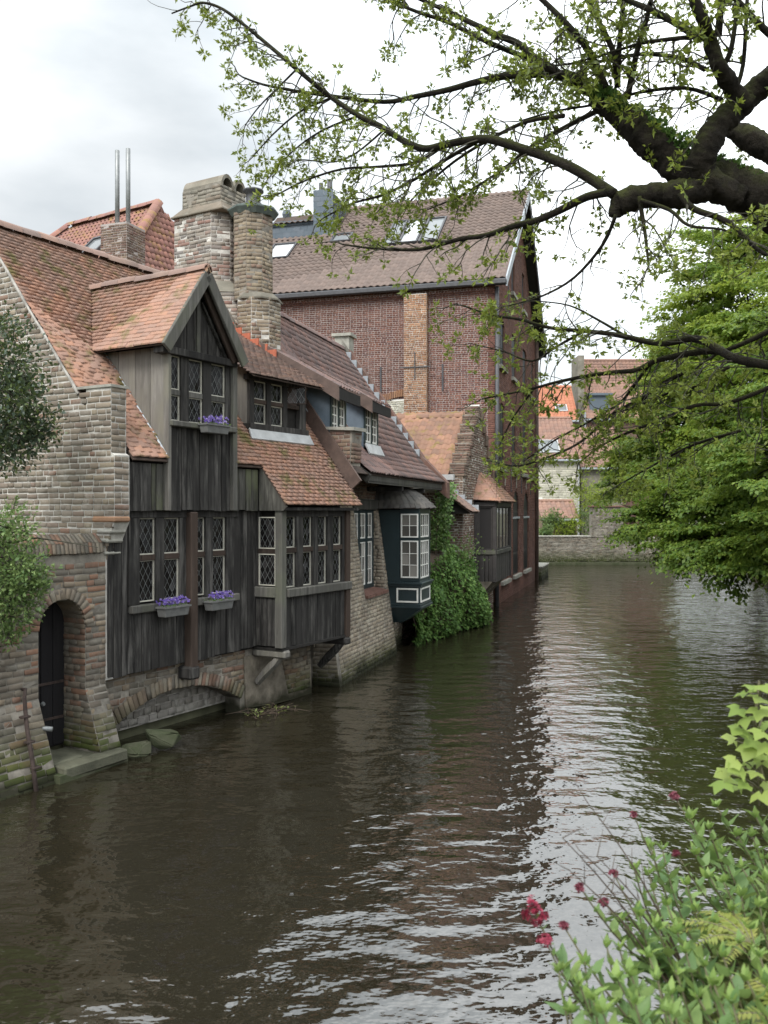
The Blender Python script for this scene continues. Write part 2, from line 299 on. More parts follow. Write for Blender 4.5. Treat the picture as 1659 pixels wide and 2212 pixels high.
class MB:
    def __init__(s): s.v = []; s.f = []
    def poly(s, pts):
        b = len(s.v); s.v += [tuple(p) for p in pts]; s.f.append(tuple(range(b, b+len(pts))))
    def hexa(s, p):                       # 8 corners: bottom ring 0-3, top ring 4-7
        b = len(s.v); s.v += [tuple(q) for q in p]
        for f in ((3, 2, 1, 0), (4, 5, 6, 7), (0, 1, 5, 4), (1, 2, 6, 5), (2, 3, 7, 6), (3, 0, 4, 7)): s.f.append(tuple(b+i for i in f))
    def box(s, x0, x1, y0, y1, z0, z1): s.hexa([(x0, y0, z0), (x1, y0, z0), (x1, y1, z0), (x0, y1, z0), (x0, y0, z1), (x1, y0, z1), (x1, y1, z1), (x0, y1, z1)])
    def fbox(s, F, a0, a1, b0, b1, c0, c1):   # box in a frame (O,U,V,N)
        O, U, V, N = F; P = lambda a, b, c: O+U*a+V*b+N*c
        s.hexa([P(a0, b0, c0), P(a1, b0, c0), P(a1, b1, c0), P(a0, b1, c0), P(a0, b0, c1), P(a1, b0, c1), P(a1, b1, c1), P(a0, b1, c1)])
    def prism(s, pts, dv):                # polygon extruded by vector dv
        n = len(pts); b = len(s.v); pts = [va(*p) for p in pts]
        s.v += [tuple(p) for p in pts]+[tuple(p+dv) for p in pts]
        s.f.append(tuple(range(b+n-1, b-1, -1))); s.f.append(tuple(range(b+n, b+2*n)))
        for i in range(n): j = (i+1) % n; s.f.append((b+i, b+j, b+n+j, b+n+i))
    def lathe(s, c, prof, seg=14, ax=(0, 0, 1)):
        ax = nrm(ax); t = nrm(np.cross(ax, (0, 1, .3))); u = np.cross(ax, t); c = va(*c); b = len(s.v)
        for r, h in prof:
            for i in range(seg):
                a = 2*math.pi*i/seg; s.v.append(tuple(c+ax*h+(t*math.cos(a)+u*math.sin(a))*r))
        for k in range(len(prof)-1):
            for i in range(seg):
                j = (i+1) % seg; s.f.append((b+k*seg+i, b+k*seg+j, b+(k+1)*seg+j, b+(k+1)*seg+i))
        s.f.append(tuple(b+i for i in range(seg-1, -1, -1))); e = b+(len(prof)-1)*seg; s.f.append(tuple(e+i for i in range(seg)))
    def tube(s, pts, rs, seg=6, cap=True):
        pts = np.asarray(pts, float); n = len(pts); b = len(s.v); pr = None
        for i in range(n):
            d = nrm(pts[min(i+1, n-1)]-pts[max(i-1, 0)]+1e-9)
            if pr is None: pr = nrm(np.cross(d, (.31, .2, .93) if abs(d[2]) < .9 else (1, .1, 0)))
            pr = nrm(pr-d*np.dot(pr, d)); q = np.cross(d, pr)
            for k in range(seg):
                a = 2*math.pi*k/seg; s.v.append(tuple(pts[i]+(pr*math.cos(a)+q*math.sin(a))*rs[i]))
        for i in range(n-1):
            for k in range(seg):
                l = (k+1) % seg; s.f.append((b+i*seg+k, b+i*seg+l, b+(i+1)*seg+l, b+(i+1)*seg+k))
        if cap: s.f.append(tuple(b+(n-1)*seg+k for k in range(seg))); s.f.append(tuple(b+k for k in range(seg-1, -1, -1)))
    def mesh(s, name, smooth=False):
        me = bpy.data.meshes.new(name); me.from_pydata(s.v, [], s.f)
        if smooth: me.polygons.foreach_set('use_smooth', [True]*len(me.polygons))
        me.update(); return me
    def build(s, name, mt, parent=None, smooth=False, label=None): return link(name, s.mesh(name, smooth), parent, mt, label)
def bevel(me, off):
    bm = bmesh.new(); bm.from_mesh(me); bmesh.ops.bevel(bm, geom=bm.edges[:], offset=off, segments=1, affect='EDGES', clamp_overlap=True); bm.to_mesh(me); bm.free(); me.update(); return me
def box(parent, name, mt, b, bev=.006, label=None, wob=0):
    m = MB(); m.box(*b)
    if wob: m.v = [tuple(c+random.uniform(-wob, wob) for c in p) for p in m.v]
    me = m.mesh(name)
    if bev: bevel(me, bev)
    return link(name, me, parent, mt, label)
def fbox(parent, name, mt, F, b, bev=.006, label=None):
    m = MB(); m.fbox(F, *b); me = m.mesh(name)
    if bev: bevel(me, bev)
    return link(name, me, parent, mt, label)
def beam(parent, name, mt, p0, p1, wd, ht, up=(0, 0, 1), bev=.008, label=None):
    p0 = va(*p0); p1 = va(*p1); d = p1-p0; l = np.linalg.norm(d); d = d/l
    sd_ = nrm(np.cross(d, up)); u2 = np.cross(sd_, d)
    return fbox(parent, name, mt, (p0, d, sd_, u2), (0, l, -wd/2, wd/2, -ht/2, ht/2), bev, label)

# ---- unit pieces (X along, Y up, Z out), several jittered variants of one topology
def jit(V, k, amt, n):
    return [np.array(V)+RNG.normal(0, 1, (len(V), 3))*np.array(amt) for _ in range(n)]
def brick_piece(ix=.016, iy=.04, ja=(.012, .035, .06), n=8):
    V = []
    for z, a, b in ((0, .5, .5), (.86, .5, .5), (1, .5-ix, .5-iy)):
        V += [(-a, -b, z), (a, -b, z), (a, b, z), (-a, b, z)]
    Q = [(k*4+i, k*4+(i+1) % 4, k*4+4+(i+1) % 4, k*4+4+i) for k in (0, 1) for i in range(4)]+[(8, 9, 10, 11)]
    return jit(V, 0, ja, n), np.array(Q)
def tile_piece(ja=(.012, .008, .12), n=7):
    V = [(-.5, 0, 0), (.5, 0, 0), (.5, 1, 0), (-.5, 1, 0), (-.5, 0, 1), (.5, 0, 1), (.5, 1, 1), (-.5, 1, 1)]
    Q = [(4, 5, 6, 7), (0, 1, 5, 4), (1, 2, 6, 5), (3, 0, 4, 7)]
    return jit(V, 0, ja, n), np.array(Q)
def pantile_piece(ja=(.004, .008, .03), n=5):
    xs = np.linspace(-.56, .56, 8); V = []
    prof = lambda x: .5+.36*math.sin((x+.12)*2*math.pi*.98)+(.0)
    for y in (0, 1):
        for x in xs: V.append((x, y, prof(x)))
    for x in xs: V.append((x, 0, prof(x)-.35))
    Q = [(i, i+1, 8+i+1, 8+i) for i in range(7)]+[(16+i, 16+i+1, i+1, i) for i in range(7)]
    return jit(V, 0, ja, n), np.array(Q)
def ridge_piece(n=4):
    V = []
    for y in (0, 1):
        for k in range(6):
            a = math.pi*(.0+k/5); V.append((math.cos(a)*.5, y, math.sin(a)))
    V += [(math.cos(math.pi*k/5)*.4, 0, math.sin(math.pi*k/5)*.8) for k in range(6)]
    Q = [(k, k+1, 6+k+1, 6+k) for k in range(5)]+[(12+k, 12+k+1, k+1, k) for k in range(5)]
    return jit(V, 0, (.01, .006, .02), n), np.array(Q)
def leaf_piece(n=6, fold=.16, bend=.18, shape=((0, .0), (.3, .42), (.62, .36), (1, .0))):
    """leaf: X across, Y base to tip, Z up; folded along the midrib and bent"""
    out_ = []
    for _ in range(n):
        V = []; fd = fold*random.uniform(.4, 1.6); bd = bend*random.uniform(-.6, 1.8)
        for y, hw in shape:
            z = -bd*y*y
            V += [(-hw, y, z+fd*hw), (0, y, z), (hw, y, z+fd*hw)]
        out_.append(np.array(V)+RNG.normal(0, .015, (len(V), 3)))
    m = len(shape); Q = []
    for k in range(m-1):
        Q += [(k*3, k*3+1, k*3+4, k*3+3), (k*3+1, k*3+2, k*3+5, k*3+4)]
    return out_, np.array(Q)
def quadleaf_piece(n=5):
    out_ = []
    for _ in range(n):
        f = random.uniform(.05, .3)
        out_.append(np.array([(0, 0, 0), (.36, .45, f*.4), (0, 1, -f*.5), (-.36, .45, f*.4)], float))
    return out_, np.array([(0, 1, 2, 3)])
def blob_piece(n=3):                      # little flower: crossing petals
    V = []; Q = []
    for k in range(5):
        a = 2*math.pi*k/5; c, s_ = math.cos(a), math.sin(a); b = len(V)
        for x, y, z in ((0, 0, 0), (.3, .5, .25), (0, 1, .15), (-.3, .5, .25)): V.append((x*c-y*s_, x*s_+y*c, z))
        Q.append((b, b+1, b+2, b+3))
    return jit(V, 0, (.05, .05, .08), n), np.array(Q)
PIECE = dict(brick=brick_piece(), tile=tile_piece(), pantile=pantile_piece(), ridge=ridge_piece(),
             plank=brick_piece(.05, .004, (.012, .004, .05), 7), leaf=leaf_piece(), quadleaf=quadleaf_piece(), flower=blob_piece(),
             slimleaf=leaf_piece(6, .2, .25, ((0, .02), (.25, .2), (.6, .17), (1, .0))))
def proj_rank(Pw):
    y = np.maximum(Pw[:, 1], .05); u = 829.5+1950*Pw[:, 0]/y; v = 1103-1950*(Pw[:, 2]-CAMZ)/y
    vis = (u > -5) & (u < 1664) & (v > -5) & (v < 2217) & (Pw[:, 1] > .2)
    return vis, np.linalg.norm(Pw-np.array([0, 0, CAMZ]), axis=1)
class Pool:
    """pieces of one kind on one thing: the nearest `limit` become objects, the others one joined part"""
    def __init__(s, th, name, mt, piece, limit=300, rest=None, keep=None):
        s.th, s.name, s.mt, s.limit, s.rest, s.keep = th, name, mt, limit, rest or name+'work', keep
        s.V, s.Q = PIECE[piece]; s.M = []; s.P = []; s.mts = []
    def add(s, parent, X, Y, Z, o, mt=None):
        M = np.eye(4); M[:3, 0] = X; M[:3, 1] = Y; M[:3, 2] = Z; M[:3, 3] = o
        s.M.append(M); s.P.append(parent); s.mts.append(mt or s.mt)
    def flush(s):
        if not s.M: return
        M = np.array(s.M); W = wmat(s.th); Pw = M[:, :3, 3] @ W[:3, :3].T+W[:3, 3]
        vis, dist = proj_rank(Pw); ok = vis.copy()
        if s.keep is not None: ok &= np.array([s.keep(p) for p in Pw])
        order = np.argsort(np.where(ok, dist, 1e6+dist)); sel = [i for i in order[:s.limit] if ok[i]]; selset = set(sel)
        cache = {}; K = len(s.V)
        for i in sel:
            k = (int(RNG.integers(K)), s.mts[i])
            if k not in cache:
                cache[k] = quad_mesh(s.name, s.V[k[0]], s.Q); cache[k].materials.append(MT[k[1]])
            o = bpy.data.objects.new(s.name, cache[k]); COL.objects.link(o); o.parent = s.P[i]
            o.matrix_basis = Matrix(M[i].tolist())
        for mt in set(s.mts):
            idx = [i for i in range(len(M)) if i not in selset and s.mts[i] == mt]
            if not idx: continue
            Mi = M[idx]; vs = np.array(s.V)[RNG.integers(K, size=len(idx))]
            vv = np.einsum('nij,nkj->nki', Mi[:, :3, :3], vs)+Mi[:, None, :3, 3]
            q = (s.Q[None]+np.arange(len(idx))[:, None, None]*len(s.V[0])).reshape(-1, s.Q.shape[1])
            o = link(s.rest, quad_mesh(s.rest, vv.reshape(-1, 3), q), s.th, mt); o['kind'] = 'stuff'
X_, Y_, Z_ = va(1, 0, 0), va(0, 1, 0), va(0, 0, 1)
def FT(t, s0=0., z0=0.): return (va(t, s0, z0), Y_, Z_, X_)          # faces the canal: U along, V up, N out
def FS(s, t0=0., z0=0.): return (va(t0, s, z0), X_, Z_, -Y_)         # faces back along the canal: U = +t
def bricks(pool, parent, F, v0, v1, spans, course=.076, Lm=.235, proud=.012, joint=.013, rough=1., batter=0., mt=None, skip=.0):
    O, U, V, N = F; n = int((v1-v0)/course+.5)
    for i in range(n):
        vc = v0+(i+.5)*course
        for a, b in spans(vc):
            x = a; first = True
            while x < b-.02:
                l = Lm*(random.choice((1, 1, .5, .75)) if rough > .5 else (1. if i % 2 else .5))*random.uniform(1-.1*rough, 1+.1*rough)
                if first and i % 2: l *= .55
                first = False
                if b-x-l < .07: l = b-x
                if random.random() > skip:
                    h = course-joint*random.uniform(.6, 1.3); pr = proud*.6+random.uniform(-.006, .006)*rough
                    rot = random.gauss(0, .012*rough); U2 = U*math.cos(rot)+V*math.sin(rot); V2 = V*math.cos(rot)-U*math.sin(rot)
                    pool.add(parent, U2*(l-joint), V2*h, N*.035, O+U*(x+l/2)+V*(vc+random.gauss(0, .003*rough))+N*(pr-.035+batter*(v1-vc)), mt)
                x += l
def tiles(pool, parent, F, v0, v1, spans, gauge, wd, th=.027, over=1.45, stagger=True, jr=1., pan=False, mtf=None):
    O, U, V, N = F; n = int(math.ceil((v1-v0)/gauge)); al = th/gauge*.9 if not pan else th*.35/gauge
    for i in range(n):
        vv = v0+i*gauge
        for a, b in spans(vv+gauge*.5):
            x = a-(wd*.5*(i % 2) if stagger else 0)
            while x < b-.02:
                l, r = max(x, a), min(x+wd, b)
                if r-l > .03:
                    ang = al+random.gauss(0, .012*jr); yaw = random.gauss(0, .012*jr)
                    V2 = V*math.cos(ang)-N*math.sin(ang); U2 = U*math.cos(yaw)+V2*math.sin(yaw)
                    o = O+U*((l+r)/2)+V*(vv-.006+random.gauss(0, .004*jr))+N*(th*.55+random.uniform(0, .003)*jr)
                    pool.add(parent, U2*((r-l)*(.975 if not pan else 1.)), V2*gauge*over, N*th, o, mtf(l, vv) if mtf else None)
                x += wd
def ridge_line(pool, parent, p0, p1, wd=.24, ht=.11, ln=.36, mt=None):
    p0 = va(*p0); p1 = va(*p1); d = p1-p0; L_ = np.linalg.norm(d); d = d/L_; sx = nrm(np.cross(d, Z_)); u = np.cross(sx, d); n = max(1, round(L_/ln)); ln = L_/n
    for i in range(n):
        pool.add(parent, sx*wd*random.uniform(.96, 1.06), d*ln*.99+u*random.gauss(0, .008), u*ht, p0+d*ln*i+u*random.gauss(-.02, .006), mt)
def planks(pool, parent, F, a0, a1, zb, zt, wd=.16, th=.025, wob=.012, mt=None):
    """vertical boards; zb/zt numbers or functions of the position along the wall"""
    O, U, V, N = F; x = a0; fb = zb if callable(zb) else (lambda q: zb); ft = zt if callable(zt) else (lambda q: zt)
    while x < a1-.02:
        l = wd*random.uniform(.75, 1.25)
        if a1-x-l < wd*.5: l = a1-x
        c = x+l/2; b = fb(c)+random.uniform(-wob, wob); t = ft(c)
        if t-b > .03: pool.add(parent, U*(l-.012), V*(t-b), N*(th+random.uniform(-.006, .01)), O+U*c+V*(b+t)/2, mt)
        x += l
def clip(poly, x0, x1, y0, y1):
    for ax, s_, lim in ((0, 1, x0), (0, -1, -x1), (1, 1, y0), (1, -1, -y1)):
        o = []; n = len(poly)
        for i in range(n):
            p, q = poly[i], poly[(i+1) % n]; a, b = s_*p[ax]-lim, s_*q[ax]-lim
            if a >= 0: o.append(p)
            if (a >= 0) != (b >= 0):
                t = a/(a-b); o.append((p[0]+(q[0]-p[0])*t, p[1]+(q[1]-p[1])*t))
        poly = o
        if not poly: return []
    return poly
def win_frame(F, w_, h, b=.022, c0=0, c1=.03):
    m = MB(); m.fbox(F, 0, w_, 0, b, c0, c1); m.fbox(F, 0, w_, h-b, h, c0, c1); m.fbox(F, 0, b, b, h-b, c0, c1); m.fbox(F, w_-b, w_, b, h-b, c0, c1); return m
def lead_window(parent, F, w_, h, pw=.1, ph=.165, fr='cream', glass='glass', tilt=.045, name='window'):
    """leaded casement: pale frame, diamond panes set at slightly different tilts, lead cames"""
    O, U, V, N = F; b = .016
    wo = win_frame(F, w_, h, b).build(name, fr, parent)
    m = MB(); k = MB(); i0 = int(-2); nx = int(w_/pw)+3; ny = int(h/ph)+3
    for i in range(-2, nx*2):
        for j in range(-2, ny*2):
            if (i+j) % 2: continue
            cx, cy = i*pw/2+w_/2 % (pw/2), j*ph/2
            p = clip([(cx-pw/2, cy), (cx, cy-ph/2), (cx+pw/2, cy), (cx, cy+ph/2)], b, w_-b, b, h-b)
            if len(p) > 2:
                tx, ty = random.gauss(0, tilt), random.gauss(0, tilt)
                m.poly([O+U*x+V*y+N*(.01+(x-cx)*tx+(y-cy)*ty) for x, y in p])
                e = .0026
                for s_ in (1, -1):         # two cames of the diamond's lower edges
                    q = clip([(cx-e, cy-ph/2), (cx+e, cy-ph/2), (cx+s_*pw/2+e, cy), (cx+s_*pw/2-e, cy)], b, w_-b, b, h-b)
                    if len(q) > 2: k.poly([O+U*x+V*y+N*.017 for x, y in (q if s_ > 0 else q)])
    m.build('pane', glass, wo); k.build('leading', 'leading', wo)
    return wo
def bar_window(parent, F, w_, h, nx, ny, fr='white', glass='glass', b=.03, bar=.014, name='window'):
    """casement with glazing bars, every pane its own"""
    O, U, V, N = F
    m = win_frame(F, w_, h, b, 0, .035)
    for i in range(1, nx): x = b+(w_-2*b)*i/nx; m.fbox(F, x-bar/2, x+bar/2, b, h-b, .004, .03)
    for j in range(1, ny):
        y = b+(h-2*b)*j/ny
        for i in range(nx):
            x0 = b+(w_-2*b)*i/nx+(bar/2 if i else 0); x1 = b+(w_-2*b)*(i+1)/nx-(bar/2 if i < nx-1 else 0); m.fbox(F, x0, x1, y-bar/2, y+bar/2, .005, .029)
    wo = m.build(name, fr, parent)
    for i in range(nx):
        for j in range(ny):
            x0, x1 = b+(w_-2*b)*i/nx, b+(w_-2*b)*(i+1)/nx; y0, y1 = b+(h-2*b)*j/ny, b+(h-2*b)*(j+1)/ny
            tx, ty = random.gauss(0, .012), random.gauss(0, .012); p = MB()
            p.poly([O+U*x+V*y+N*(.014+(x-x0)*tx+(y-y0)*ty) for x, y in ((x0, y0), (x1, y0), (x1, y1), (x0, y1))]); p.build('pane', glass, wo)
    return wo
class Frame:
    def __init__(s, x, y, yaw): s.x, s.y, s.a = x, y, rad(yaw); s.rz = -s.a
    def w(s, t, q, z=0.): return va(s.x+math.sin(s.a)*q+math.cos(s.a)*t, s.y+math.cos(s.a)*q-math.sin(s.a)*t, z)
    def thing(s, name, label, cat, t=0, q=0, z=0, **k): return thing(name, label, cat, tuple(s.w(t, q, z)), s.rz, **k)
A = Frame(-3.61, 11.7, 30.4); B = Frame(-.76, 16.64, 16)
def px(u, v, Y): return va((u-829.5)/1950*Y, Y, CAMZ+(1103-v)/1950*Y)

# ================================================================ the setting
tag(quad_mesh and link('ground', quad_mesh('ground', [(-900, -300, -1.6), (900, -300, -1.6), (900, 1500, -1.6), (-900, 1500, -1.6)], [(0, 1, 2, 3)]), None, 'land'),
    'canal bed and open ground reaching away under the town', kind='structure')
m, nt, b = mat('water'); P = pos(nt)
b.inputs['Base Color'].default_value = (.019, .0162, .0095, 1); b.inputs['Roughness'].default_value = .03; b.inputs['IOR'].default_value = 2.3
wv = noise(nt, P, 1.0, 2, .5, (.9, 1.3, 1)); wv2 = noise(nt, P, 2.9, 3, .5, (.95, 1.25, 1)); wv3 = noise(nt, P, 8, 3, .6, (.9, 1.3, 1))
h = node(nt, 'ShaderNodeMath', {0: wv, 1: node(nt, 'ShaderNodeMath', {0: wv2, 1: .55}, operation='MULTIPLY').outputs[0]}, operation='ADD').outputs[0]
h = node(nt, 'ShaderNodeMath', {0: h, 1: node(nt, 'ShaderNodeMath', {0: wv3, 1: .05}, operation='MULTIPLY').outputs[0]}, operation='ADD').outputs[0]
bump(nt, b, h, 1.0, .06); MT['water'] = m
tag(link('water', quad_mesh('water', [(-30, -8, 0), (60, -8, 0), (60, 110, 0), (-30, 110, 0)], [(0, 1, 2, 3)]), None, 'water'),
    'dark brown rippled canal water between the old houses and the leafy bank', kind='structure')
# land behind the left facades and behind the far wall
m = MB(); lp = [A.w(-.5, -12), A.w(-.5, -.3), A.w(-.6, 5), B.w(-.8, 0), B.w(-.8, 7), B.w(.0, 14.6), B.w(.0, 27)]
pts = [(p[0], p[1], -1) for p in lp]+[(3.5, 56, -1), (3.5, 160, -1), (-120, 160, -1), (-120, -5, -1)]
m.prism(pts, va(0, 0, 2.0)); tag(m.build('bank_ground', 'land'), 'raised ground behind the waterside houses', kind='structure')
m = MB(); m.prism([(5.5, 55.1, -1), (60, 55.1, -1), (120, 160, -1), (5.5, 160, -1)], va(0, 0, 2.1)); tag(m.build('terrain', 'land'), 'garden ground behind the far quay wall', kind='structure')

# ================================================================ timber house
H1 = A.thing('timber_house', 'dark half-timbered house with orange tiled roof and leaded windows over the water', 'house')
pb = Pool(H1, 'brick', 'old_brick', 'brick', 300, 'brickwork'); pt = Pool(H1, 'tile', 'tile', 'tile', 300, 'roof_tiles'); pr = Pool(H1, 'ridge_tile', 'tile', 'ridge'); pk = Pool(H1, 'plank', 'oak', 'plank')
m = MB(); m.prism([(-.07, .26, 1.0), (-.07, .26, 3.86), (-2.6, .26, 7.2), (-5.2, .26, 3.9), (-5.2, .26, 1.0)], va(0, 4.9, 0)); wall = m.build('wall', 'core', H1)
m = MB(); m.box(-.05, .1, .3, 5.1, 3.21, 3.85); m.box(-.3, .34, 3.2, 5.03, 1.06, 3.3); m.build('wall_framing', 'core', H1)
# gable wall of old brick facing the bridge
def zr(t): return 3.88+1.25*(.2-t)
m = MB(); gp = [(0, 0, 1.0), (0, 0, 2.75), (.16, 0, 3.05), (.16, 0, 3.92), (.1, 0, 3.95), (.1, 0, 4.8), (-.36, 0, 4.8), (-.36, 0, zr(-.36)-.04), (-1.4, 0, zr(-1.4)-.04), (-2.6, 0, 7.33), (-5.2, 0, 4.1), (-5.2, 0, 1.0)]
m.prism(gp, va(0, .26, 0)); gw = m.build('gable_wall', 'mortar', H1)
def gsp(z):
    r = 0. if z < 2.75 else (.03+(z-2.75)*.42 if z < 3.05 else (.165 if z < 3.93 else (.105 if z < 4.8 else None)))
    if r is None: r = .2-(z+.03-3.88)/1.25
    return [(-2.7, r)] if r > -2.6 else []
bricks(pb, gw, FS(0), 2.5, 6.9, gsp, .078, .215, .014, .018)
bricks(pb, gw, FT(.0), 2.55, 2.78, lambda z: [(.0, .25)], .078, .25, .01, .016)
def csp(z): return [(.0, .25)]
bricks(pb, gw, FT(.163), 3.05, 3.92, csp, .078, .25, .01, .016); bricks(pb, gw, FT(.103), 3.95, 4.8, csp, .078, .25, .01, .016)
for z, t0, t1, h in ((2.62, -.02, .035, .05), (2.78, -.02, .07, .06), (2.9, -.02, .12, .06), (3.05, -.1, .2, .075)):
    box(H1, 'corbel', 'stone' if h < .07 else 'orange_brick', (t0-.12, t1, -.035, .25, z, z+h), .02)
m = MB(); m.box(-.52, .12, -.02, .3, 4.8, 4.835); m.build('kneeler_cap', 'stone', H1)
m = MB(); q = [va(-.5, -.012, zr(-.5)+.0), va(-2.6, -.012, 7.39)]; m.tube([va(t, -.008, zr(t)-.005+random.uniform(-.012, .012)) for t in np.linspace(-.5, -2.62, 16)], [random.uniform(.016, .026) for _ in range(16)], 6); m.build('verge_mortar', 'lime_wall', H1)
# roof
cs, sn = .6247, .7809
RO = (va(.2, 0, 3.88), Y_, va(-cs, 0, sn), va(sn, 0, cs))
m = MB(); P_ = lambda s, v, n=-.03: RO[0]+RO[1]*s+RO[2]*v+RO[3]*n
m.prism([P_(.02, 1.0), P_(.3, 1.0), P_(.3, 0), P_(.98, 0), P_(.98, 4.46), P_(.02, 4.46)], RO[3]*.02)
m.prism([P_(2.36, 0), P_(3.02, 0), P_(3.02, -.74), P_(5.2, -.74), P_(5.2, .8), P_(3.25, .8), P_(3.25, 4.46), P_(2.36, 4.46)], RO[3]*.02)
m.prism([P_(4.85, .8), P_(5.2, .8), P_(5.2, 4.46), P_(4.85, 4.46)], RO[3]*.02)
m.prism([P_(.98, 2.0), P_(2.36, 2.0), P_(2.36, 4.46), P_(.98, 4.46)], RO[3]*.02)
m.poly([(-2.6, .02, 7.36), (-5.4, .02, 3.9), (-5.4, 5.2, 3.9), (-2.6, 5.2, 7.36)]); roof = m.build('roof', 'roof_base', H1)
def msp(v):
    t = .2-v*cs; z = 3.88+v*sn; o = []
    if z < 5.5: dl, dr = .97, 2.36
    elif z < 6.6: hw = (6.64-z)/1.38; dl, dr = 1.57-hw, 1.57+hw
    else: dl = dr = None
    l0 = .02 if t < -.5 else .3
    sh = (3.22, 4.86) if .8 < v < 3.3 else None
    if v < 0: return [(3.02, 5.2)]
    segs = [(l0, 5.2)] if dl is None else [(l0, dl), (dr, 5.2)]
    for a, b in segs:
        if sh:
            if sh[0]-a > .05: o.append((a, min(b, sh[0])))
            if b-sh[1] > .05: o.append((max(a, sh[1]), b))
        else: o.append((a, b))
    return [q for q in o if q[1]-q[0] > .04]
tiles(pt, roof, RO, -.76, 4.44, msp, .08, .15)
ridge_line(pr, roof, (-2.6, -.0, 7.39), (-2.6, 5.0, 7.39), .26, .12, .34, 'tile_dark')
# gabled dormer
dn = nrm(va(0, 1.14, -.825))
DL = (va(0, .73, 5.46), X_, nrm(va(0, .84, 1.18)), nrm(np.cross(X_, nrm(va(0, .84, 1.18)))))
DR = (va(0, 2.41, 5.46), -X_, nrm(va(0, -.84, 1.18)), nrm(np.cross(-X_, nrm(va(0, -.84, 1.18)))))
sl_ = math.hypot(.84, 1.18); vz = 1.18/sl_
m = MB()
for D_, sg in ((DL, 1), (DR, -1)):
    m.prism([D_[0]+D_[1]*a*sg+D_[2]*v-D_[3]*.03 for a, v in ((.36, 0), (-1.08, 0), (-2.0, sl_), (.36, sl_))], D_[3]*.018)
dro = m.build('dormer_roof', 'roof_base', H1)
def dsp(sg):
    def f(v):
        wv_ = (5.46+v*vz-4.13)/1.25+.04
        return [(-wv_, .37)] if sg > 0 else [(-.37, wv_)]
    return f
tiles(pt, dro, DL, 0, sl_, dsp(1), .078, .15); tiles(pt, dro, DR, 0, sl_, dsp(-1), .078, .15)
ridge_line(pr, dro, (.36, 1.57, 6.645), (-2.05, 1.57, 6.645), .2, .1, .36, 'tile_dark')
for s0, s1 in ((.735, 1.57), (2.405, 1.57)):
    d_ = nrm(va(0, s1-s0, 1.18)); beam(H1, 'bargeboard', 'oak_grey', va(.35, s0, 5.4)+d_*0, va(.35, s1, 6.56), .05, .17, np.cross(d_, X_)*(1 if s0 < 1.5 else -1))
    beam(H1, 'rafter', 'oak_brown', va(.25, s0+.13*(1 if s0 < 1.5 else -1), 5.42), va(.25, s1, 6.42), .05, .1, np.cross(d_, X_)*(1 if s0 < 1.5 else -1))
planks(pk, H1, FT(.11), .95, 2.2, 5.44, lambda s: 6.5-abs(s-1.57)*1.38, .13, .02, .02)
box(H1, 'post', 'oak_grey', (.13, .17, 1.55, 1.62, 5.44, 6.42))
beam(H1, 'brace', 'oak', (.15, 1.64, 6.2), (.15, 2.2, 5.44), .03, .09, (1, 0, 0))
box(H1, 'lintel', 'oak', (.05, .24, .8, 2.36, 5.36, 5.46))
m = MB(); m.prism([(.10, .99, 4.0), (.10, .99, 5.47), (.10, 1.57, 6.4), (.10, 2.15, 5.47), (.10, 2.34, 5.47), (.10, 2.34, 4.0)], va(-1.0, 0, 0)); m.build('dormer_wall', 'core', H1)
for s_, mt_ in ((.975, 'oak_pale'), (2.33, 'oak_grey')):
    for a, bq in ((.12, -.16), (-.17, -.45), (-.46, -.78), (-.79, -1.12)):
        z0, z1 = zr(a)+.02, zr(bq)+.02; m = MB(); m.prism([(a, s_-.015, z0), (bq, s_-.015, z1), (bq, s_-.015, 5.47), (a, s_-.015, 5.47)], va(0, .03, 0)); m.build('cheek_board', mt_, H1)
m = MB(); m.tube([va(.16, .945, 3.97), va(-.5, .945, zr(-.5)+.03), va(-1.1, .945, zr(-1.1)+.03)], [.02]*3, 6); m.build('flashing', 'lead', H1)
box(H1, 'post', 'oak_pale', (.1, .2, .94, 1.0, 3.2, 5.44)); box(H1, 'post', 'oak_grey', (.1, .21, 2.3, 2.4, 3.2, 5.44))
for a, bq in ((1.225, 1.395), (1.69, 1.87), (2.185, 2.3)): box(H1, 'mullion', 'oak', (.08, .16, a, bq, 4.44, 5.37))
for i, (a, bq) in enumerate(((1.0, 1.225), (1.395, 1.69), (1.87, 2.185))):
    box(H1, 'rail', 'oak_grey', (.08, .15, a, bq, 4.81, 4.89))
    lead_window(H1, (va(.1, a, 4.455), Y_, Z_, X_), bq-a, .36); lead_window(H1, (va(.1, a, 4.89), Y_, Z_, X_), bq-a, .47)
box(H1, 'sill', 'oak_grey', (.08, .24, .97, 2.36, 4.37, 4.45), .012)
planks(pk, H1, FT(.12), 1.0, 2.32, 3.2, 4.37, .14); planks(pk, H1, FT(.1), .04, .7, 3.2, 3.84, .13); planks(pk, H1, FT(.1), .7, .96, 3.2, 3.84, .1, mt='oak_green'); planks(pk, H1, FT(.1), 2.4, 3.0, 3.2, 3.84, .13, mt='oak_green')
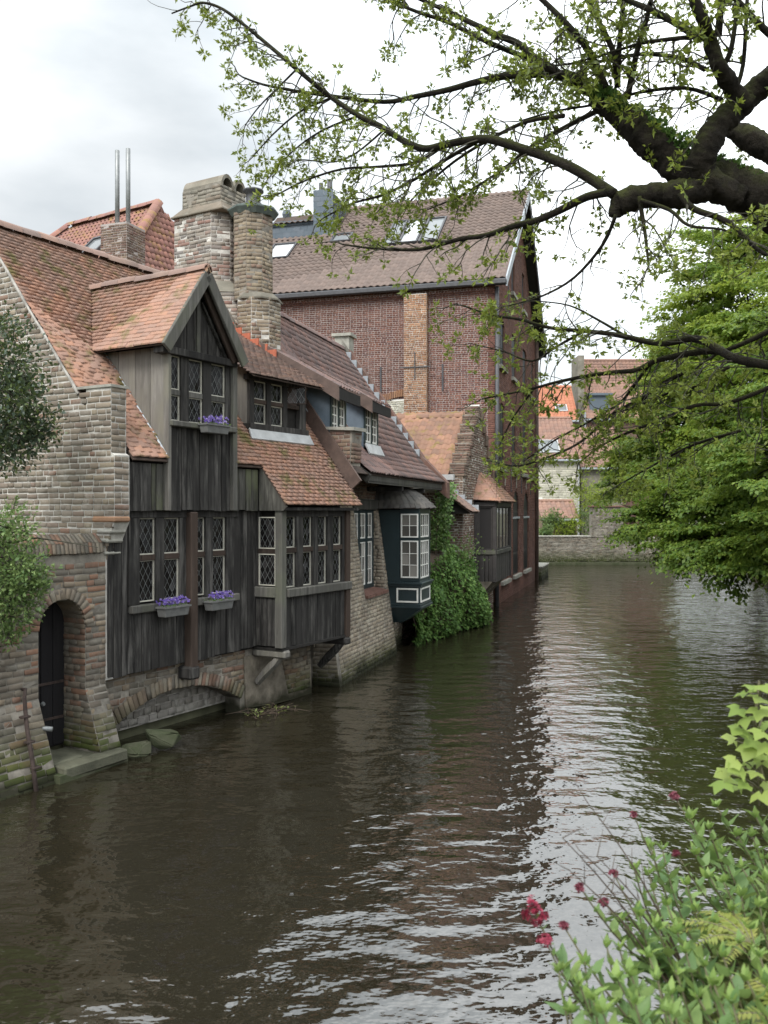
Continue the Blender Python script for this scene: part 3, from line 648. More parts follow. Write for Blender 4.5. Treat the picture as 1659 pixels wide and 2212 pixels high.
# shed dormer
SR = (va(.03, 0, 5.36), Y_, nrm(va(-1, 0, .6)), nrm(va(.6, 0, 1)))
m = MB(); m.prism([SR[0]+Y_*a+SR[2]*v-SR[3]*.03 for a, v in ((3.04, 0), (4.98, 0), (4.98, 2.2), (3.04, 2.2))], SR[3]*.018); sro = m.build('dormer_roof', 'roof_base', H1)
tiles(pt, sro, SR, 0, 2.2, lambda v: [(3.02, 5.0)], .078, .15, mtf=lambda l, v: 'tile_dark')
m = MB(); m.prism([(-.34, 3.27, 4.3), (-.34, 3.27, 5.4), (-1.7, 3.27, 6.2), (-1.7, 3.27, 5.6)], va(0, 1.52, 0)); m.build('dormer_wall', 'core', H1)
m = MB(); m.prism([(-.3, 3.245, 4.52), (-1.8, 3.245, 6.3), (-.3, 3.245, 5.5)], va(0, .02, 0)); m.build('cheek_board', 'oak_pale', H1)
for a, bq in ((3.25, 3.37), (3.7, 3.82), (4.16, 4.27), (4.63, 4.82)): box(H1, 'mullion', 'oak', (-.33, -.24, a, bq, 4.5, 5.38))
for a, bq in ((3.37, 3.7), (3.82, 4.16), (4.27, 4.63)): box(H1, 'rail', 'oak_brown', (-.33, -.25, a, bq, 4.96, 5.03))
box(H1, 'sill', 'oak', (-.36, -.2, 3.22, 4.85, 4.52, 4.62)); box(H1, 'lintel', 'oak', (-.34, -.22, 3.2, 4.86, 5.33, 5.42))
for a, bq in ((3.37, 3.7), (3.82, 4.16)):
    lead_window(H1, (va(-.31, a, 4.63), Y_, Z_, X_), bq-a, .33); lead_window(H1, (va(-.31, a, 5.03), Y_, Z_, X_), bq-a, .3)
lead_window(H1, (va(-.31, 4.3, 5.03), nrm(va(.9, .5, 0)), Z_, nrm(va(.5, -.9, 0))), .36, .3, fr='oak_brown', name='open_window', glass='glass_clear')['label'] = 'small leaded casement standing open'
m = MB(); m.box(-.32, -.3, 4.28, 4.62, 5.03, 5.33); m.build('shutter', 'brown_board', H1)
m = MB(); m.prism([(-.23, 3.2, 4.52), (-.14, 3.16, 4.345), (-.14, 4.9, 4.345), (-.23, 4.88, 4.52)], va(.02, 0, .02)); m.build('flashing', 'zinc_white', H1)
# wall over the water
FL = FT(0.); ow = H1
box(H1, 'lintel', 'oak', (-.08, .06, .36, 2.6, 3.1, 3.2)); 
planks(pk, H1, FL, .02, .36, 1.02, 3.2, .13); planks(pk, H1, FL, .36, 1.46, 1.02, 1.84, .15); planks(pk, H1, FL, 1.62, 2.5, lambda s: 1.0+(s-1.6)*.05, 1.84, .15); planks(pk, H1, FL, 2.5, 3.12, 1.04, 3.2, .2, mt='oak')
for a, bq in ((.36, .56), (.86, 1.02), (1.33, 1.59), (1.87, 2.03), (2.33, 2.52)): box(H1, 'mullion', 'oak', (-.04, .05, a, bq, 1.93, 3.12))
for a, bq in ((.56, .86), (1.02, 1.33), (1.59, 1.87), (2.03, 2.33)):
    box(H1, 'rail', 'oak_brown', (-.04, .035, a, bq, 2.52, 2.6))
    lead_window(H1, (va(-.02, a, 1.96), Y_, Z_, X_), bq-a, .565); lead_window(H1, (va(-.02, a, 2.6), Y_, Z_, X_), bq-a, .5)
box(H1, 'sill', 'oak_grey', (-.03, .1, .38, 1.44, 1.82, 1.93), .014); box(H1, 'sill', 'oak_grey', (-.03, .1, 1.62, 2.6, 1.82, 1.93), .014)
box(H1, 'post', 'oak_brown', (.0, .15, 1.45, 1.6, .95, 3.18), .015); box(H1, 'bracket', 'oak', (-.1, .17, 1.42, 1.63, .78, .97), .03)
# bay
planks(pk, H1, (va(0, 3.1, 0), X_, Z_, -Y_), .0, .42, 1.07, 1.82, .2)
for z0, z1, tt in ((2.02, 2.52, 0), (2.6, 3.1, 0)): lead_window(H1, (va(.09, 3.09, z0), X_, Z_, -Y_), .33, z1-z0)
box(H1, 'rail', 'oak_brown', (.02, .42, 3.06, 3.14, 2.52, 2.6)); box(H1, 'sill', 'oak_grey', (-.02, .42, 3.03, 3.14, 1.83, 2.0), .014); box(H1, 'mullion', 'oak', (.0, .09, 3.06, 3.14, 2.0, 3.2))
box(H1, 'post', 'oak_grey', (.4, .54, 3.06, 3.2, 1.04, 3.22), .014); box(H1, 'lintel', 'oak', (.38, .5, 3.2, 5.05, 3.1, 3.24)); box(H1, 'sill', 'oak_grey', (.4, .58, 3.2, 5.06, 1.83, 1.97), .014)
planks(pk, H1, FT(.47), 3.21, 4.93, 1.04, 1.83, .15); box(H1, 'post', 'oak_brown', (.4, .54, 4.93, 5.06, 1.0, 3.2))
for a, bq in ((3.52, 3.7), (3.98, 4.13), (4.41, 4.58), (4.86, 4.93)): box(H1, 'mullion', 'oak', (.4, .5, a, bq, 1.97, 3.12))
for a, bq in ((3.22, 3.52), (3.7, 3.98), (4.13, 4.41), (4.58, 4.86)):
    box(H1, 'rail', 'oak_brown', (.4, .5, a, bq, 2.53, 2.61))
    lead_window(H1, (va(.42, a, 1.98), Y_, Z_, X_), bq-a, .55); lead_window(H1, (va(.42, a, 2.61), Y_, Z_, X_), bq-a, .5)
box(H1, 'floor_board', 'core', (-.2, .52, 3.1, 5.06, 1.0, 1.04), 0)
m = MB(); m.prism([(.12, 3.03, 3.2), (.12, 3.03, 3.9), (.2, 3.03, 3.84), (.66, 3.03, 3.26), (.6, 3.03, 3.2)], va(0, .03, 0)); m.build('eaves_board', 'oak_green', H1)
box(H1, 'fascia', 'oak', (.55, .64, 3.04, 5.2, 3.2, 3.25))
for s_ in (3.2, 4.97):
    box(H1, 'bracket', 'oak_pale' if s_ < 4 else 'oak', (-.1, .56, s_-.09, s_+.09, .87, 1.0), .03)
    m = MB(); m.tube([va(.42, s_, .92), va(.3, s_, .78), va(.12, s_, .62), va(-.05, s_, .45)], [.07, .075, .075, .06], 6); m.build('brace', 'oak_pale' if s_ < 4 else 'oak', H1)
# brick base with a low arch
def zin(s): return .25+.4*(1-((s-1.45)/1.38)**2)
m = MB(); top = [(-.1, s, zin(s)) for s in np.linspace(.07, 2.83, 16)]
m.prism([(-.1, -.05, 0), (-.1, .06, .22)]+top+[(-.1, 2.84, -.1), (-.1, 4.72, -.1), (-.1, 4.72, 1.03), (-.1, -.05, 1.03)], va(-.3, 0, 0)); base = m.build('base_wall', 'mortar_dark', H1)
m = MB(); m.prism([(-.42, -.05, .16)]+[(-.42, 3.0, .16), (-.42, 3.0, .75), (-.42, -.05, .75)], va(-.3, 0, 0)); m.build('inner_wall', 'lime_wall', H1)
m = MB(); m.prism([(-.07, 2.95, .08), (-.02, 3.6, .02), (-.07, 4.75, -.02), (-.09, 4.75, .6), (-.09, 4.0, .85), (-.07, 2.9, .9)], va(-.1, 0, 0)); m.build('rendered_wall', 'render', H1)
def bsp(z):
    if z > .66+.16: return [(0, 5.2)]
    ss = [s for s in np.linspace(.07, 2.83, 60) if zin(s)+.19 > z]
    return [(max(ss)+.02, 2.95)] if ss else []
def bsp2(z):
    ss = [s for s in np.linspace(.0, 2.83, 80) if zin(max(s, .1))+.19 > z]
    if z > .84: return [(.0, 2.95)]
    return ([(.0, min(ss))] if ss and min(ss) > .1 else [])+([(max(ss), 2.95)] if ss and max(ss) < 2.8 else [])
bricks(pb, base, FT(-.418), .18, .74, lambda z: [(.0, 2.95)], .105, .2, .02, .02, 2.2, mt='lime_stone')
bricks(pb, base, FT(-.1), .2, 1.03, bsp2, .083, .24, .012, .014, 1.5, mt='base_brick')
for s in np.linspace(.1, 2.8, 36):
    t_ = va(0, 1, -.8*(s-1.45)/1.38**2); t_ = nrm(t_); n_ = nrm(np.cross(X_, t_)); n_ = n_ if n_[2] > 0 else -n_
    pb.add(base, t_*.07, n_*.2*random.uniform(.9, 1.05), X_*.04, va(-.115+random.uniform(-.01, .01), s, zin(s)+0)+n_*.1, 'base_brick')
bricks(pb, base, FT(-.07), .1, .9, lambda z: [(4.1-.3*z, 4.7)], .083, .24, .012, .014, 1.5, mt='base_brick')
# chimney stacks on the party wall
def prism_stack(th, name, plan, z0, z1, mt, bmt, top=None, course=.072, Lm=.22):
    n = len(plan); m = MB(); m.prism([(x, y, z0) for x, y in plan], va(0, 0, z1-z0)); o = m.build(name, mt, th)
    for i in range(n):
        p, q = va(*plan[i], 0), va(*plan[(i+1) % n], 0); d = q-p; l = np.linalg.norm(d); U = d/l; N = np.cross(U, Z_)
        if N[1] > .4: continue
        bricks(pb, o, (p, U, Z_, N), z0, z1, lambda z: [(0, l)], course, Lm, .01, .01, 1.2, mt=bmt)
    return o
prism_stack(H1, 'chimney', [(-3.54, 5.0), (-2.6, 5.0), (-2.34, 5.25), (-2.34, 5.9), (-3.54, 5.9)], 6.5, 8.94, 'mortar', 'chimney_brick')
prism_stack(H1, 'chimney', [(-2.9, 4.93), (-2.36, 4.93), (-1.97, 5.2), (-1.97, 5.95), (-2.9, 5.95)], 5.9, 7.36, 'mortar', 'chimney_brick')
m = MB(); m.hexa([(-2.9, 4.91, 7.36), (-2.34, 4.91, 7.36), (-1.95, 5.2, 7.36), (-2.9, 5.95, 7.36), (-2.9, 4.99, 7.62), (-2.58, 4.99, 7.62), (-2.33, 5.25, 7.62), (-2.9, 5.9, 7.62)]); m.build('shoulder', 'grey_brick', H1)
box(H1, 'string_course', 'grey_brick', (-3.6, -2.28, 4.95, 5.95, 8.94, 8.98), .01)
prism_stack(H1, 'chimney', [(-3.42, 5.1), (-2.44, 5.1), (-2.44, 5.84), (-3.42, 5.84)], 8.98, 9.46, 'mortar_dark', 'grey_brick')
m = MB(); m.hexa([(-3.58, 4.97, 8.98), (-2.3, 4.97, 8.98), (-2.3, 5.93, 8.98), (-3.58, 5.93, 8.98), (-3.43, 5.09, 9.14), (-2.43, 5.09, 9.14), (-2.43, 5.85, 9.14), (-3.43, 5.85, 9.14)]); m.build('shoulder', 'grey_brick', H1)
m = MB()
for sc in (5.28, 5.66):
    for (r0, r1, t0, t1) in ((.14, .19, -3.4, -2.42),):
        k = 9; ring = lambda r, t: [va(t, sc+r*math.cos(math.pi*i/k), 9.44+r*math.sin(math.pi*i/k)*1.45) for i in range(k+1)]
        a, bq, c, d = ring(r1, t0), ring(r1, t1), ring(r0, t0), ring(r0, t1)
        for i in range(k): m.poly([a[i], a[i+1], bq[i+1], bq[i]]); m.poly([bq[i], bq[i+1], d[i+1], d[i]]); m.poly([a[i+1], a[i], c[i], c[i+1]]); m.poly([c[i+1], c[i], d[i], d[i+1]])
m.build('chimney_cap', 'grey_brick', H1)
oc = [(-1.93+.37*math.cos(rad(22.5+45*i)), 5.45+.42*math.sin(rad(22.5+45*i))) for i in range(8)]
prism_stack(H1, 'chimney', oc, 7.2, 8.84, 'mortar_dark', 'yellow_brick', Lm=.2)
oc2 = [(-1.8+.42*math.cos(rad(22.5+45*i)), 5.45+.46*math.sin(rad(22.5+45*i))) for i in range(8)]
prism_stack(H1, 'chimney', oc2, 5.2, 7.2, 'mortar', 'yellow_brick', Lm=.2)
m = MB(); m.lathe((-1.82, 5.45, 7.18), [(.48, 0), (.48, .03), (.38, .13)], 8); m.build('string_course', 'grey_brick', H1)
m = MB(); m.lathe((-1.93, 5.45, 8.82), [(.41, 0), (.45, .06), (.49, .11), (.49, .14), (.28, .22)], 8); m.build('chimney_cap', 'copper', H1)
m = MB(); m.lathe((-1.93, 5.45, 9.02), [(.17, 0), (.17, .08), (.14, .1), (.14, .28), (.2, .31), (.2, .34), (.1, .38)], 16); m.build('chimney_pot', 'metal_dark', H1, True)
m = MB()
for i, wq in enumerate(np.arange(.95, 2.3, .2)):
    z = 5.36+.6*(wq+.03)+.02; m.fbox((va(-wq, 4.9, z), -X_, Z_, -Y_), 0, .19, -.1, .16, .0, .03)
m.build('flashing', 'flash_red', H1)
# verge board and brick pier towards the neighbour
m = MB(); m.prism([RO[0]+RO[2]*v+RO[3]*n+Y_*5.21 for v, n in ((-.4, -.05), (-.4, .26), (2.6, .3), (2.6, -.05))], Y_*.05); m.build('verge_board', 'brown_board', H1)
for p in (pb, pt, pr, pk): p.flush()

# ---------------------------------------------------------------- flower boxes
def flower_box(t0, t1, s0, s1, z0, z1, label):
    c = A.w((t0+t1)/2, (s0+s1)/2, z0); o = thing('flower_box', label, 'flower box', tuple(c), A.rz, 'flower boxes on the timber house')
    ht, hs, h = (t1-t0)/2, (s1-s0)/2, z1-z0; m = MB()
    m.hexa([(-ht*.8, -hs*.9, 0), (ht*.8, -hs*.9, 0), (ht*.8, hs*.9, 0), (-ht*.8, hs*.9, 0), (-ht, -hs, h), (ht, -hs, h), (ht, hs, h), (-ht, hs, h)]); me = m.mesh('trough'); bevel(me, .008); link('trough', me, o, 'planter')
    m = MB(); e = .012; m.box(-ht-e, ht+e, -hs-e, hs+e, h-.02, h+.004); m.build('rim', 'planter', o)
    pf = Pool(o, 'flower', 'petal', 'flower', 60, 'flowers'); pl = Pool(o, 'leaf', 'privet', 'leaf', 40, 'leaves')
    for i in range(55):
        x, y, z = random.uniform(-ht, ht*1.2), random.uniform(-hs, hs), h+.03+random.uniform(0, .09); r = random.uniform(.02, .034)
        n = nrm(va(random.gauss(.8, .4), random.gauss(-.3, .4), random.uniform(.2, 1))); a = nrm(np.cross(n, (random.random(), .3, random.random()))); pf.add(o, a*r, np.cross(n, a)*r, n*r, va(x, y, z))
    for i in range(60):
        d = nrm(va(random.gauss(.2, .6), random.gauss(0, .6), random.uniform(.1, 1))); a = nrm(np.cross(d, (random.random(), random.random(), .2))); l = random.uniform(.03, .06)
        pl.add(o, a*l*.5, d*l, np.cross(a, d)*l, va(random.uniform(-ht, ht), random.uniform(-hs, hs), h))
    pf.flush(); pl.flush()
flower_box(.1, .27, .8, 1.3, 1.74, 1.88, 'grey flower box of violet pansies left of the thick post, under the lower windows')
flower_box(.1, .27, 1.75, 2.25, 1.74, 1.88, 'grey flower box of violet pansies right of the thick post, under the lower windows')
flower_box(.24, .4, 1.5, 2.0, 4.31, 4.44, 'small flower box high up on the gabled dormer sill')

# ================================================================ garden wall with the arched water door
GW = A.thing('garden_wall', 'old brick garden wall with an arched water door and mossy foot', 'wall')
pb = Pool(GW, 'brick', 'wall_brick', 'brick', 300, 'brickwork'); pc = Pool(GW, 'coping_brick', 'wall_brick', 'brick', 60, 'coping_bricks')
ac, ar, spr = -.685, .355, 1.76
arch = [(ac+ar*math.cos(a), spr+ar*math.sin(a)) for a in np.linspace(math.pi, 0, 13)]
def foot(z): return .0 if z > .95 else .0+(.95-z)*.36
m = MB()
def wall_sect(s0, s1, z0, z1, back=-.42):
    zs = [z for z in (z0, .3, .62, .95, z1) if z0 <= z <= z1]; zs = sorted(set(zs))
    m.prism([(foot(z), s0, z) for z in zs]+[(back, s0, z1), (back, s0, z0)], va(0, s1-s0, 0))
wall_sect(-3.4, ac-ar, -.3, 2.72); wall_sect(ac+ar, -.0, -.3, 2.72)
m.prism([(0, s, z) for s, z in arch]+[(0, ac+ar, 2.72), (0, ac-ar, 2.72)], va(-.42, 0, 0)); gwall = m.build('wall', 'mortar_dark', GW)
def gws(z):
    if z > spr+ar: return [(-3.4, 0)]
    h = ar+.1 if z <= spr else math.sqrt(max(0, (ar+.1)**2-(z-spr)**2))
    if z <= spr: h = ar
    return [(-3.4, ac-h), (ac+h, 0)]
bricks(pb, gwall, FT(0), .95, 2.55, gws, .076, .22, .012, .015, 1.4)
k_ = math.hypot(.95, .342); FBt = (va(.342, 0, 0), Y_, nrm(va(-.36, 0, 1)), nrm(va(1, 0, .36)))
bricks(pb, gwall, FBt, -.05, k_, lambda v: [(-3.4, ac-ar), (ac+ar, 0)], .08, .25, .012, .012, 1.6)
for a in np.linspace(.08, math.pi-.08, 17):
    c, s_ = math.cos(a), math.sin(a); pb.add(gwall, va(0, -s_, c)*.065, va(0, c, s_)*.13, X_*.05, va(-.035, ac+(ar+.06)*c, spr+(ar+.06)*s_))
FJ = (va(-.4, ac+ar-.006, 0), X_, Z_, -Y_)      # right jamb of the door recess
bricks(pb, gwall, FJ, .18, spr, lambda z: [(0, .4+foot(z))], .076, .2, .008, .011, 1.2)
for a in np.linspace(.12, 1.9, 12):
    c, s_ = math.cos(a), math.sin(a); pb.add(gwall, X_*.36, va(0, -s_, c)*.068, va(0, -c, -s_)*.03, va(-.2, ac+(ar+.015)*c, spr+(ar+.015)*s_))
for i, s in enumerate(np.arange(-3.3, -.05, .062)):     # rounded coping of bricks on edge
    for k, (t0, z0, t1, z1) in enumerate(((.03, 2.66, -.0, 2.79), (-.0, 2.79, -.13, 2.9))):
        d = va(t1-t0, .03, z1-z0); l = np.linalg.norm(d); d = d/l; n = nrm(np.cross(Y_, d)); pc.add(gwall, Y_*.052, d*l*1.03, n*.06*(1 if n[0]+n[2] > 0 else -1), va((t0+t1)/2, s, (z0+z1)/2)-n*.05)
m = MB(); m.prism([(-.45, 0, 2.62), (-.02, 0, 2.62), (-.05, 0, 2.76), (-.16, 0, 2.85), (-.36, 0, 2.85)], va(0, -3.4, 0)); m.build('coping', 'mortar_dark', GW)
pb.flush(); pc.flush()
door = MB(); door.prism([(-.41, ac-ar-.05, .2), (-.41, ac+ar+.05, .2), (-.41, ac+ar+.05, 2.2), (-.41, ac-ar-.05, 2.2)], va(-.03, 0, 0)); do = door.build('door', 'core', GW)
for i in range(4):
    a = ac-ar-.02+i*.185; box(do, 'plank', 'door_wood', (-.41, -.385, a, a+.175, .22, 2.15), .006)
for z in (.55, 1.0): box(do, 'hinge', 'rust', (-.386, -.375, ac-.1, ac+ar-.02, z, z+.035), .003)
m = MB(); m.lathe((-.38, ac+.0, .78), [(.018, 0), (.03, .02), (.02, .045)], 8, (1, 0, 0)); m.build('handle', 'metal_grey', do)
st = A.thing('stone_landing', 'mossy stone landing step below the arched door', 'step')
for s0, s1, t0, t1 in ((-1.02, -.55, -.38, .2), (-.54, .0, -.38, .16), (-1.0, -.02, .21, .42)): box(st, 'slab', 'step_stone', (t0, t1, s0, s1, .03, .175+random.uniform(-.01, .01)), .02, wob=.012)
m = MB(); m.prism([(.45, -1.1, -.3), (.43, -1.08, .09), (.36, .03, .09), (.4, .06, -.3)], va(-.6, 0, 0)); m.build('footing', 'rock', st)
dp_ = A.thing('drainpipe', 'rusty iron pipe fixed to the wall left of the arched door', 'pipe')
m = MB(); m.tube([va(.0, -1.27, 1.1), va(.1, -1.3, 1.12), va(.12, -1.33, 1.02), va(.2, -1.36, .7), va(.33, -1.38, .3), va(.42, -1.39, -.1)], [.02, .02, .024, .026, .028, .028], 8); m.build('pipe', 'rust', dp_, True)
for t, z in ((.17, .8), (.25, .52), (.36, .24)): box(dp_, 'bracket', 'rust', (t-.05, t+.03, -1.41, -1.3, z, z+.025), .005)
op = A.thing('outlet_pipe', 'short grey pipe end poking out of the wall beside the arched door', 'pipe')
m = MB(); m.tube([va(.05, -1.1, .62), va(.2, -1.0, .6)], [.03, .03], 10); m.build('pipe', 'metal_grey', op, True)
def rock(c, r, lab, sx=(1, 1, 1), sd_=1):
    bm = bmesh.new(); rr = random.Random(sd_)
    for _ in range(22):
        q = nrm([rr.gauss(0, 1) for _ in range(3)])*r*rr.uniform(.75, 1.1); bm.verts.new((q[0]*sx[0], q[1]*sx[1], min(q[2]*sx[2], r*sx[2]*rr.uniform(.45, .6))))
    bmesh.ops.convex_hull(bm, input=bm.verts[:]); loose = [v for v in bm.verts if not v.link_faces]; bmesh.ops.delete(bm, geom=loose, context='VERTS')
    bmesh.ops.bevel(bm, geom=bm.edges[:], offset=r*.06, segments=2, affect='EDGES', clamp_overlap=True)
    me = bpy.data.meshes.new('rock'); bm.to_mesh(me); bm.free(); o = link('rock', me, None, 'rock'); o.location = c; o.rotation_euler = (rr.uniform(-.2, .2), .2, A.rz+rr.uniform(-.3, .3)); tag(o, lab, 'rock', 'rocks at the foot of the timber house'); return o
rock(A.w(.22, .28, .07), .24, 'low mossy rock beside the landing step at the wall corner', (.9, 1.1, .7), 2)
rock(A.w(.3, .75, .14), .3, 'larger flat green rock under the start of the low arch', (.8, 1.2, .6), 5)
db = A.thing('driftwood', 'small heap of twigs and dead leaves floating below the wooden bay', 'debris', .3, 3.05, 0)
m = MB()
for i in range(40):
    a = random.uniform(0, 6.28); p = va(random.gauss(0, .18), random.gauss(0, .28), random.uniform(0, .05)); d = va(math.cos(a), math.sin(a), random.uniform(-.1, .35)); l = random.uniform(.1, .4); m.tube([p, p+d*l*.5+va(0, 0, .02), p+d*l], [.007, .006, .003], 4)
m.build('twigs', 'dry_stem', db)
pl = Pool(db, 'leaf', 'cover', 'leaf', 30, 'leaves')
for i in range(50):
    d = nrm(va(random.gauss(0, 1), random.gauss(0, 1), .4)); a = nrm(np.cross(d, (.2, .3, 1))); l = random.uniform(.05, .1); pl.add(db, a*l*.5, d*l, np.cross(a, d)*l, va(random.gauss(0, .15), random.gauss(0, .25), random.uniform(.02, .09)))
pl.flush()

# ================================================================ brick house with the green bay
H2 = B.thing('brick_house', 'narrow brick house with dark green bay window and two roof dormers', 'house')
pb = Pool(H2, 'brick', 'buff_brick', 'brick', 300, 'brickwork'); pt = Pool(H2, 'pantile', 'pantile_brown', 'pantile', 300, 'roof_tiles'); pr = Pool(H2, 'ridge_tile', 'pantile_brown', 'ridge'); ps = Pool(H2, 'shingle', 'slate_shingle', 'tile', 200)
FB2 = (va(.03, 0, 0), Y_, nrm(va(-.45, 0, 3.3)), nrm(va(3.3, 0, .45)))
m = MB()
def pier(s0, s1, z1, z0=-.4): m.prism([(.03-.45*z0/3.3, s0, z0), (.03-.45*z1/3.3, s0, z1), (-.9, s0, z1), (-.9, s0, z0)], va(0, s1-s0, 0))
pier(-.25, 1.92, 3.35); pier(1.92, 3.5, 1.44); pier(3.5, 3.72, 3.3); wl = m.build('wall', 'mortar_dark', H2)
m = MB(); m.box(-.9, -.47, -.2, 7.0, 3.35, 4.0); m.box(-.9, -.42, 5.0, 7.0, -.4, 3.36); m.box(-1.0, -.3, 3.72, 5.4, -.4, .95); m.prism([(-.9, -.2, 1), (-.5, -.2, 3.9), (-2.36, -.2, 7.2), (-5, -.2, 3.9), (-5, -.2, 1)], va(0, 7.2, 0)); core = m.build('inner_wall', 'mortar_dark', H2)
bricks(pb, wl, FB2, -.1, 1.42, lambda v: [(-.1, 3.7)], .077, .22, .012)
bricks(pb, wl, FB2, 1.42, 3.32, lambda v: [(-.1, 1.9), (3.51, 3.71)], .077, .22, .012)
for s_, sg in ((1.93, 1), (3.49, -1), ):
    F = (va(-.5, s_, 0), (X_ if sg < 0 else -X_), Z_, -Y_ if sg < 0 else Y_)
    bricks(pb, wl, F, 1.5, 3.2, lambda z: [(0, .5+.03-.45*z/3.3)] if sg < 0 else [(-(.5+.03-.45*z/3.3), 0)], .077, .2, .006)
bricks(pb, core, FT(-.47), 3.45, 3.98, lambda z: [(0, 7)], .077, .22, .012, mt='brown_brick')
bricks(pb, core, FT(-.3), -.05, .95, lambda z: [(3.75, 5.4)], .077, .22, .012); bricks(pb, core, FT(-.42), -.05, 3.3, lambda z: [(5.4, 7.0)], .077, .22, .012, mt='brown_brick')
bricks(pb, wl, (va(-.5, -.25, 0), X_, Z_, -Y_), .0, 1.2, lambda z: [(0, .53-.45*z/3.3)], .077, .2, .01)
m = MB()
for i in range(8):
    s0 = 1.93+i*.196; m.hexa([(-.5, s0, 1.43), (-.1, s0, 1.39), (-.1, s0+.18, 1.39), (-.5, s0+.18, 1.43), (-.5, s0, 1.52), (-.1, s0, 1.45), (-.1, s0+.18, 1.45), (-.5, s0+.18, 1.52)])
m.build('sill', 'sill_brick', H2); box(H2, 'lintel', 'oak_grey', (-.55, -.36, 1.85, 3.75, 3.22, 3.44), .02)
m = MB(); FW = FT(-.5)
for a, bq in ((1.93, 2.04), (2.38, 2.5), (2.9, 3.03), (3.4, 3.5)): m.box(-.56, -.45, a, bq, 1.5, 3.22)
m.box(-.56, -.455, 1.93, 3.5, 2.53, 2.6); m.box(-.56, -.44, 1.93, 3.5, 1.5, 1.6); m.box(-.56, -.455, 1.93, 3.5, 3.15, 3.22); m.build('window_frame', 'green_paint', H2)
for a, bq in ((2.04, 2.38), (2.5, 2.9), (3.03, 3.4)):
    bar_window(H2, (va(-.5, a, 2.6), Y_, Z_, X_), bq-a, .55, 2, 2, glass='glass_blind'); bar_window(H2, (va(-.5, a, 1.6), Y_, Z_, X_), bq-a, .93, 2, 3, glass='glass_blind')
# bay window
bay = MB(); bay.box(-.45, .5, 3.76, 4.72, .98, 3.24); bo = bay.build('bay_window', 'core', H2)
s0, s1, tf = 3.72, 4.76, .55
def bpost(b): return box(H2, 'bay_post', 'green_paint', b, .008)
bpost((-.46, .1, s0, s0+.05, .98, 3.22)); bpost((.53-.02, tf, s0-.005, s0+.09, .98, 3.24)); bpost((.47, tf, s1-.14, s1, .98, 3.24))
for z0, z1 in ((.98, 1.62), (2.53, 2.6), (3.13, 3.24)): box(H2, 'bay_rail', 'green_paint', (.1, .53, s0, s0+.04, z0, z1), .006); box(H2, 'bay_rail', 'green_paint', (.49, tf-.004, s0+.085, s1-.13, z0, z1), .006)
box(H2, 'bay_rail', 'green_paint', (.1, .53, s0, s0+.035, 1.62, 1.7), .006); box(H2, 'bay_rail', 'green_paint', (.49, tf-.006, s0+.085, s1-.13, 1.62, 1.68), .006)
FSd = lambda t, z: (va(t, s0+.012, z), X_, Z_, -Y_)
bar_window(H2, FSd(.12, 2.6), .4, .53, 2, 2, glass='glass_blind'); bar_window(H2, FSd(.12, 1.7), .4, .83, 2, 3, glass='glass_blind')
bar_window(H2, (va(.51, s0+.1, 2.6), Y_, Z_, X_), .8, .53, 4, 2, bar=.022); bar_window(H2, (va(.51, s0+.1, 1.68), Y_, Z_, X_), .8, .85, 4, 3, bar=.022)
for z0, z1, p in ((1.5, 1.55, .04), (1.55, 1.6, .065), (1.02, 1.07, .05), (1.07, 1.12, .025)):
    m = MB(); m.box(-.45, tf+p, s0-p, s1+p, z0, z1); me = m.mesh('moulding'); bevel(me, .01); link('moulding', me, H2, 'green_paint')
for F, w_ in (((va(.02, s0-.004, 1.15), X_, Z_, -Y_), .5), ((va(tf+.004, s0+.04, 1.15), Y_, Z_, X_), .9)): win_frame(F, w_, .32, .035, 0, .02).build('panel_frame', 'white', H2)
m = MB(); m.hexa([(-.45, s0+.15, .68), (.1, s0+.15, .68), (.1, s1-.15, .68), (-.45, s1-.15, .68), (-.45, s0-.03, 1.02), (tf+.03, s0-.03, 1.02), (tf+.03, s1+.03, 1.02), (-.45, s1+.03, 1.02)]); m.build('bay_base', 'green_paint', H2)
fan = [(-.5, s0-.16), (.25, s0-.16), (.68, s0+.05), (.68, s1-.05), (.25, s1+.16), (-.5, s1+.16)]; apx = [(-.5, 3.95), (-.2, 3.98), (-.1, 4.1), (-.1, 4.36), (-.2, 4.5), (-.5, 4.53)]
m = MB()
for i in range(5):
    lo0, lo1, hi0, hi1 = va(*fan[i], 3.24), va(*fan[i+1], 3.24), va(*apx[i], 3.74), va(*apx[i+1], 3.74); m.poly([lo0, lo1, hi1, hi0])
    for k in range(9):
        f0, f1 = k/9, (k+1)/9; bul = lambda f: va(0, 0, .1*math.sin(f*math.pi))
        a0, a1, b0, b1 = lo0+(hi0-lo0)*f0+bul(f0), lo1+(lo1*0+(hi1-lo1)*f0)+bul(f0), lo0+(hi0-lo0)*f1+bul(f1), lo1+(hi1-lo1)*f1+bul(f1)
        l = np.linalg.norm(a1-a0); n = max(1, round(l/.13)); U = (a1-a0)/l; V = ((b0+b1)-(a0+a1))/2; N = nrm(np.cross(U, V)); N = N if N[2] > 0 else -N
        for q in range(n):
            f = (q+.5)/n; ps.add(H2, U*(l/n*.96), nrm(V)*np.linalg.norm(V)*random.uniform(1.3, 1.5)-N*.02, N*.02, a0+(a1-a0)*f+N*.024+V*random.uniform(-.12, .05))
m.poly([va(*p, 3.74) for p in apx]); m.build('bay_roof', 'roof_base', H2)
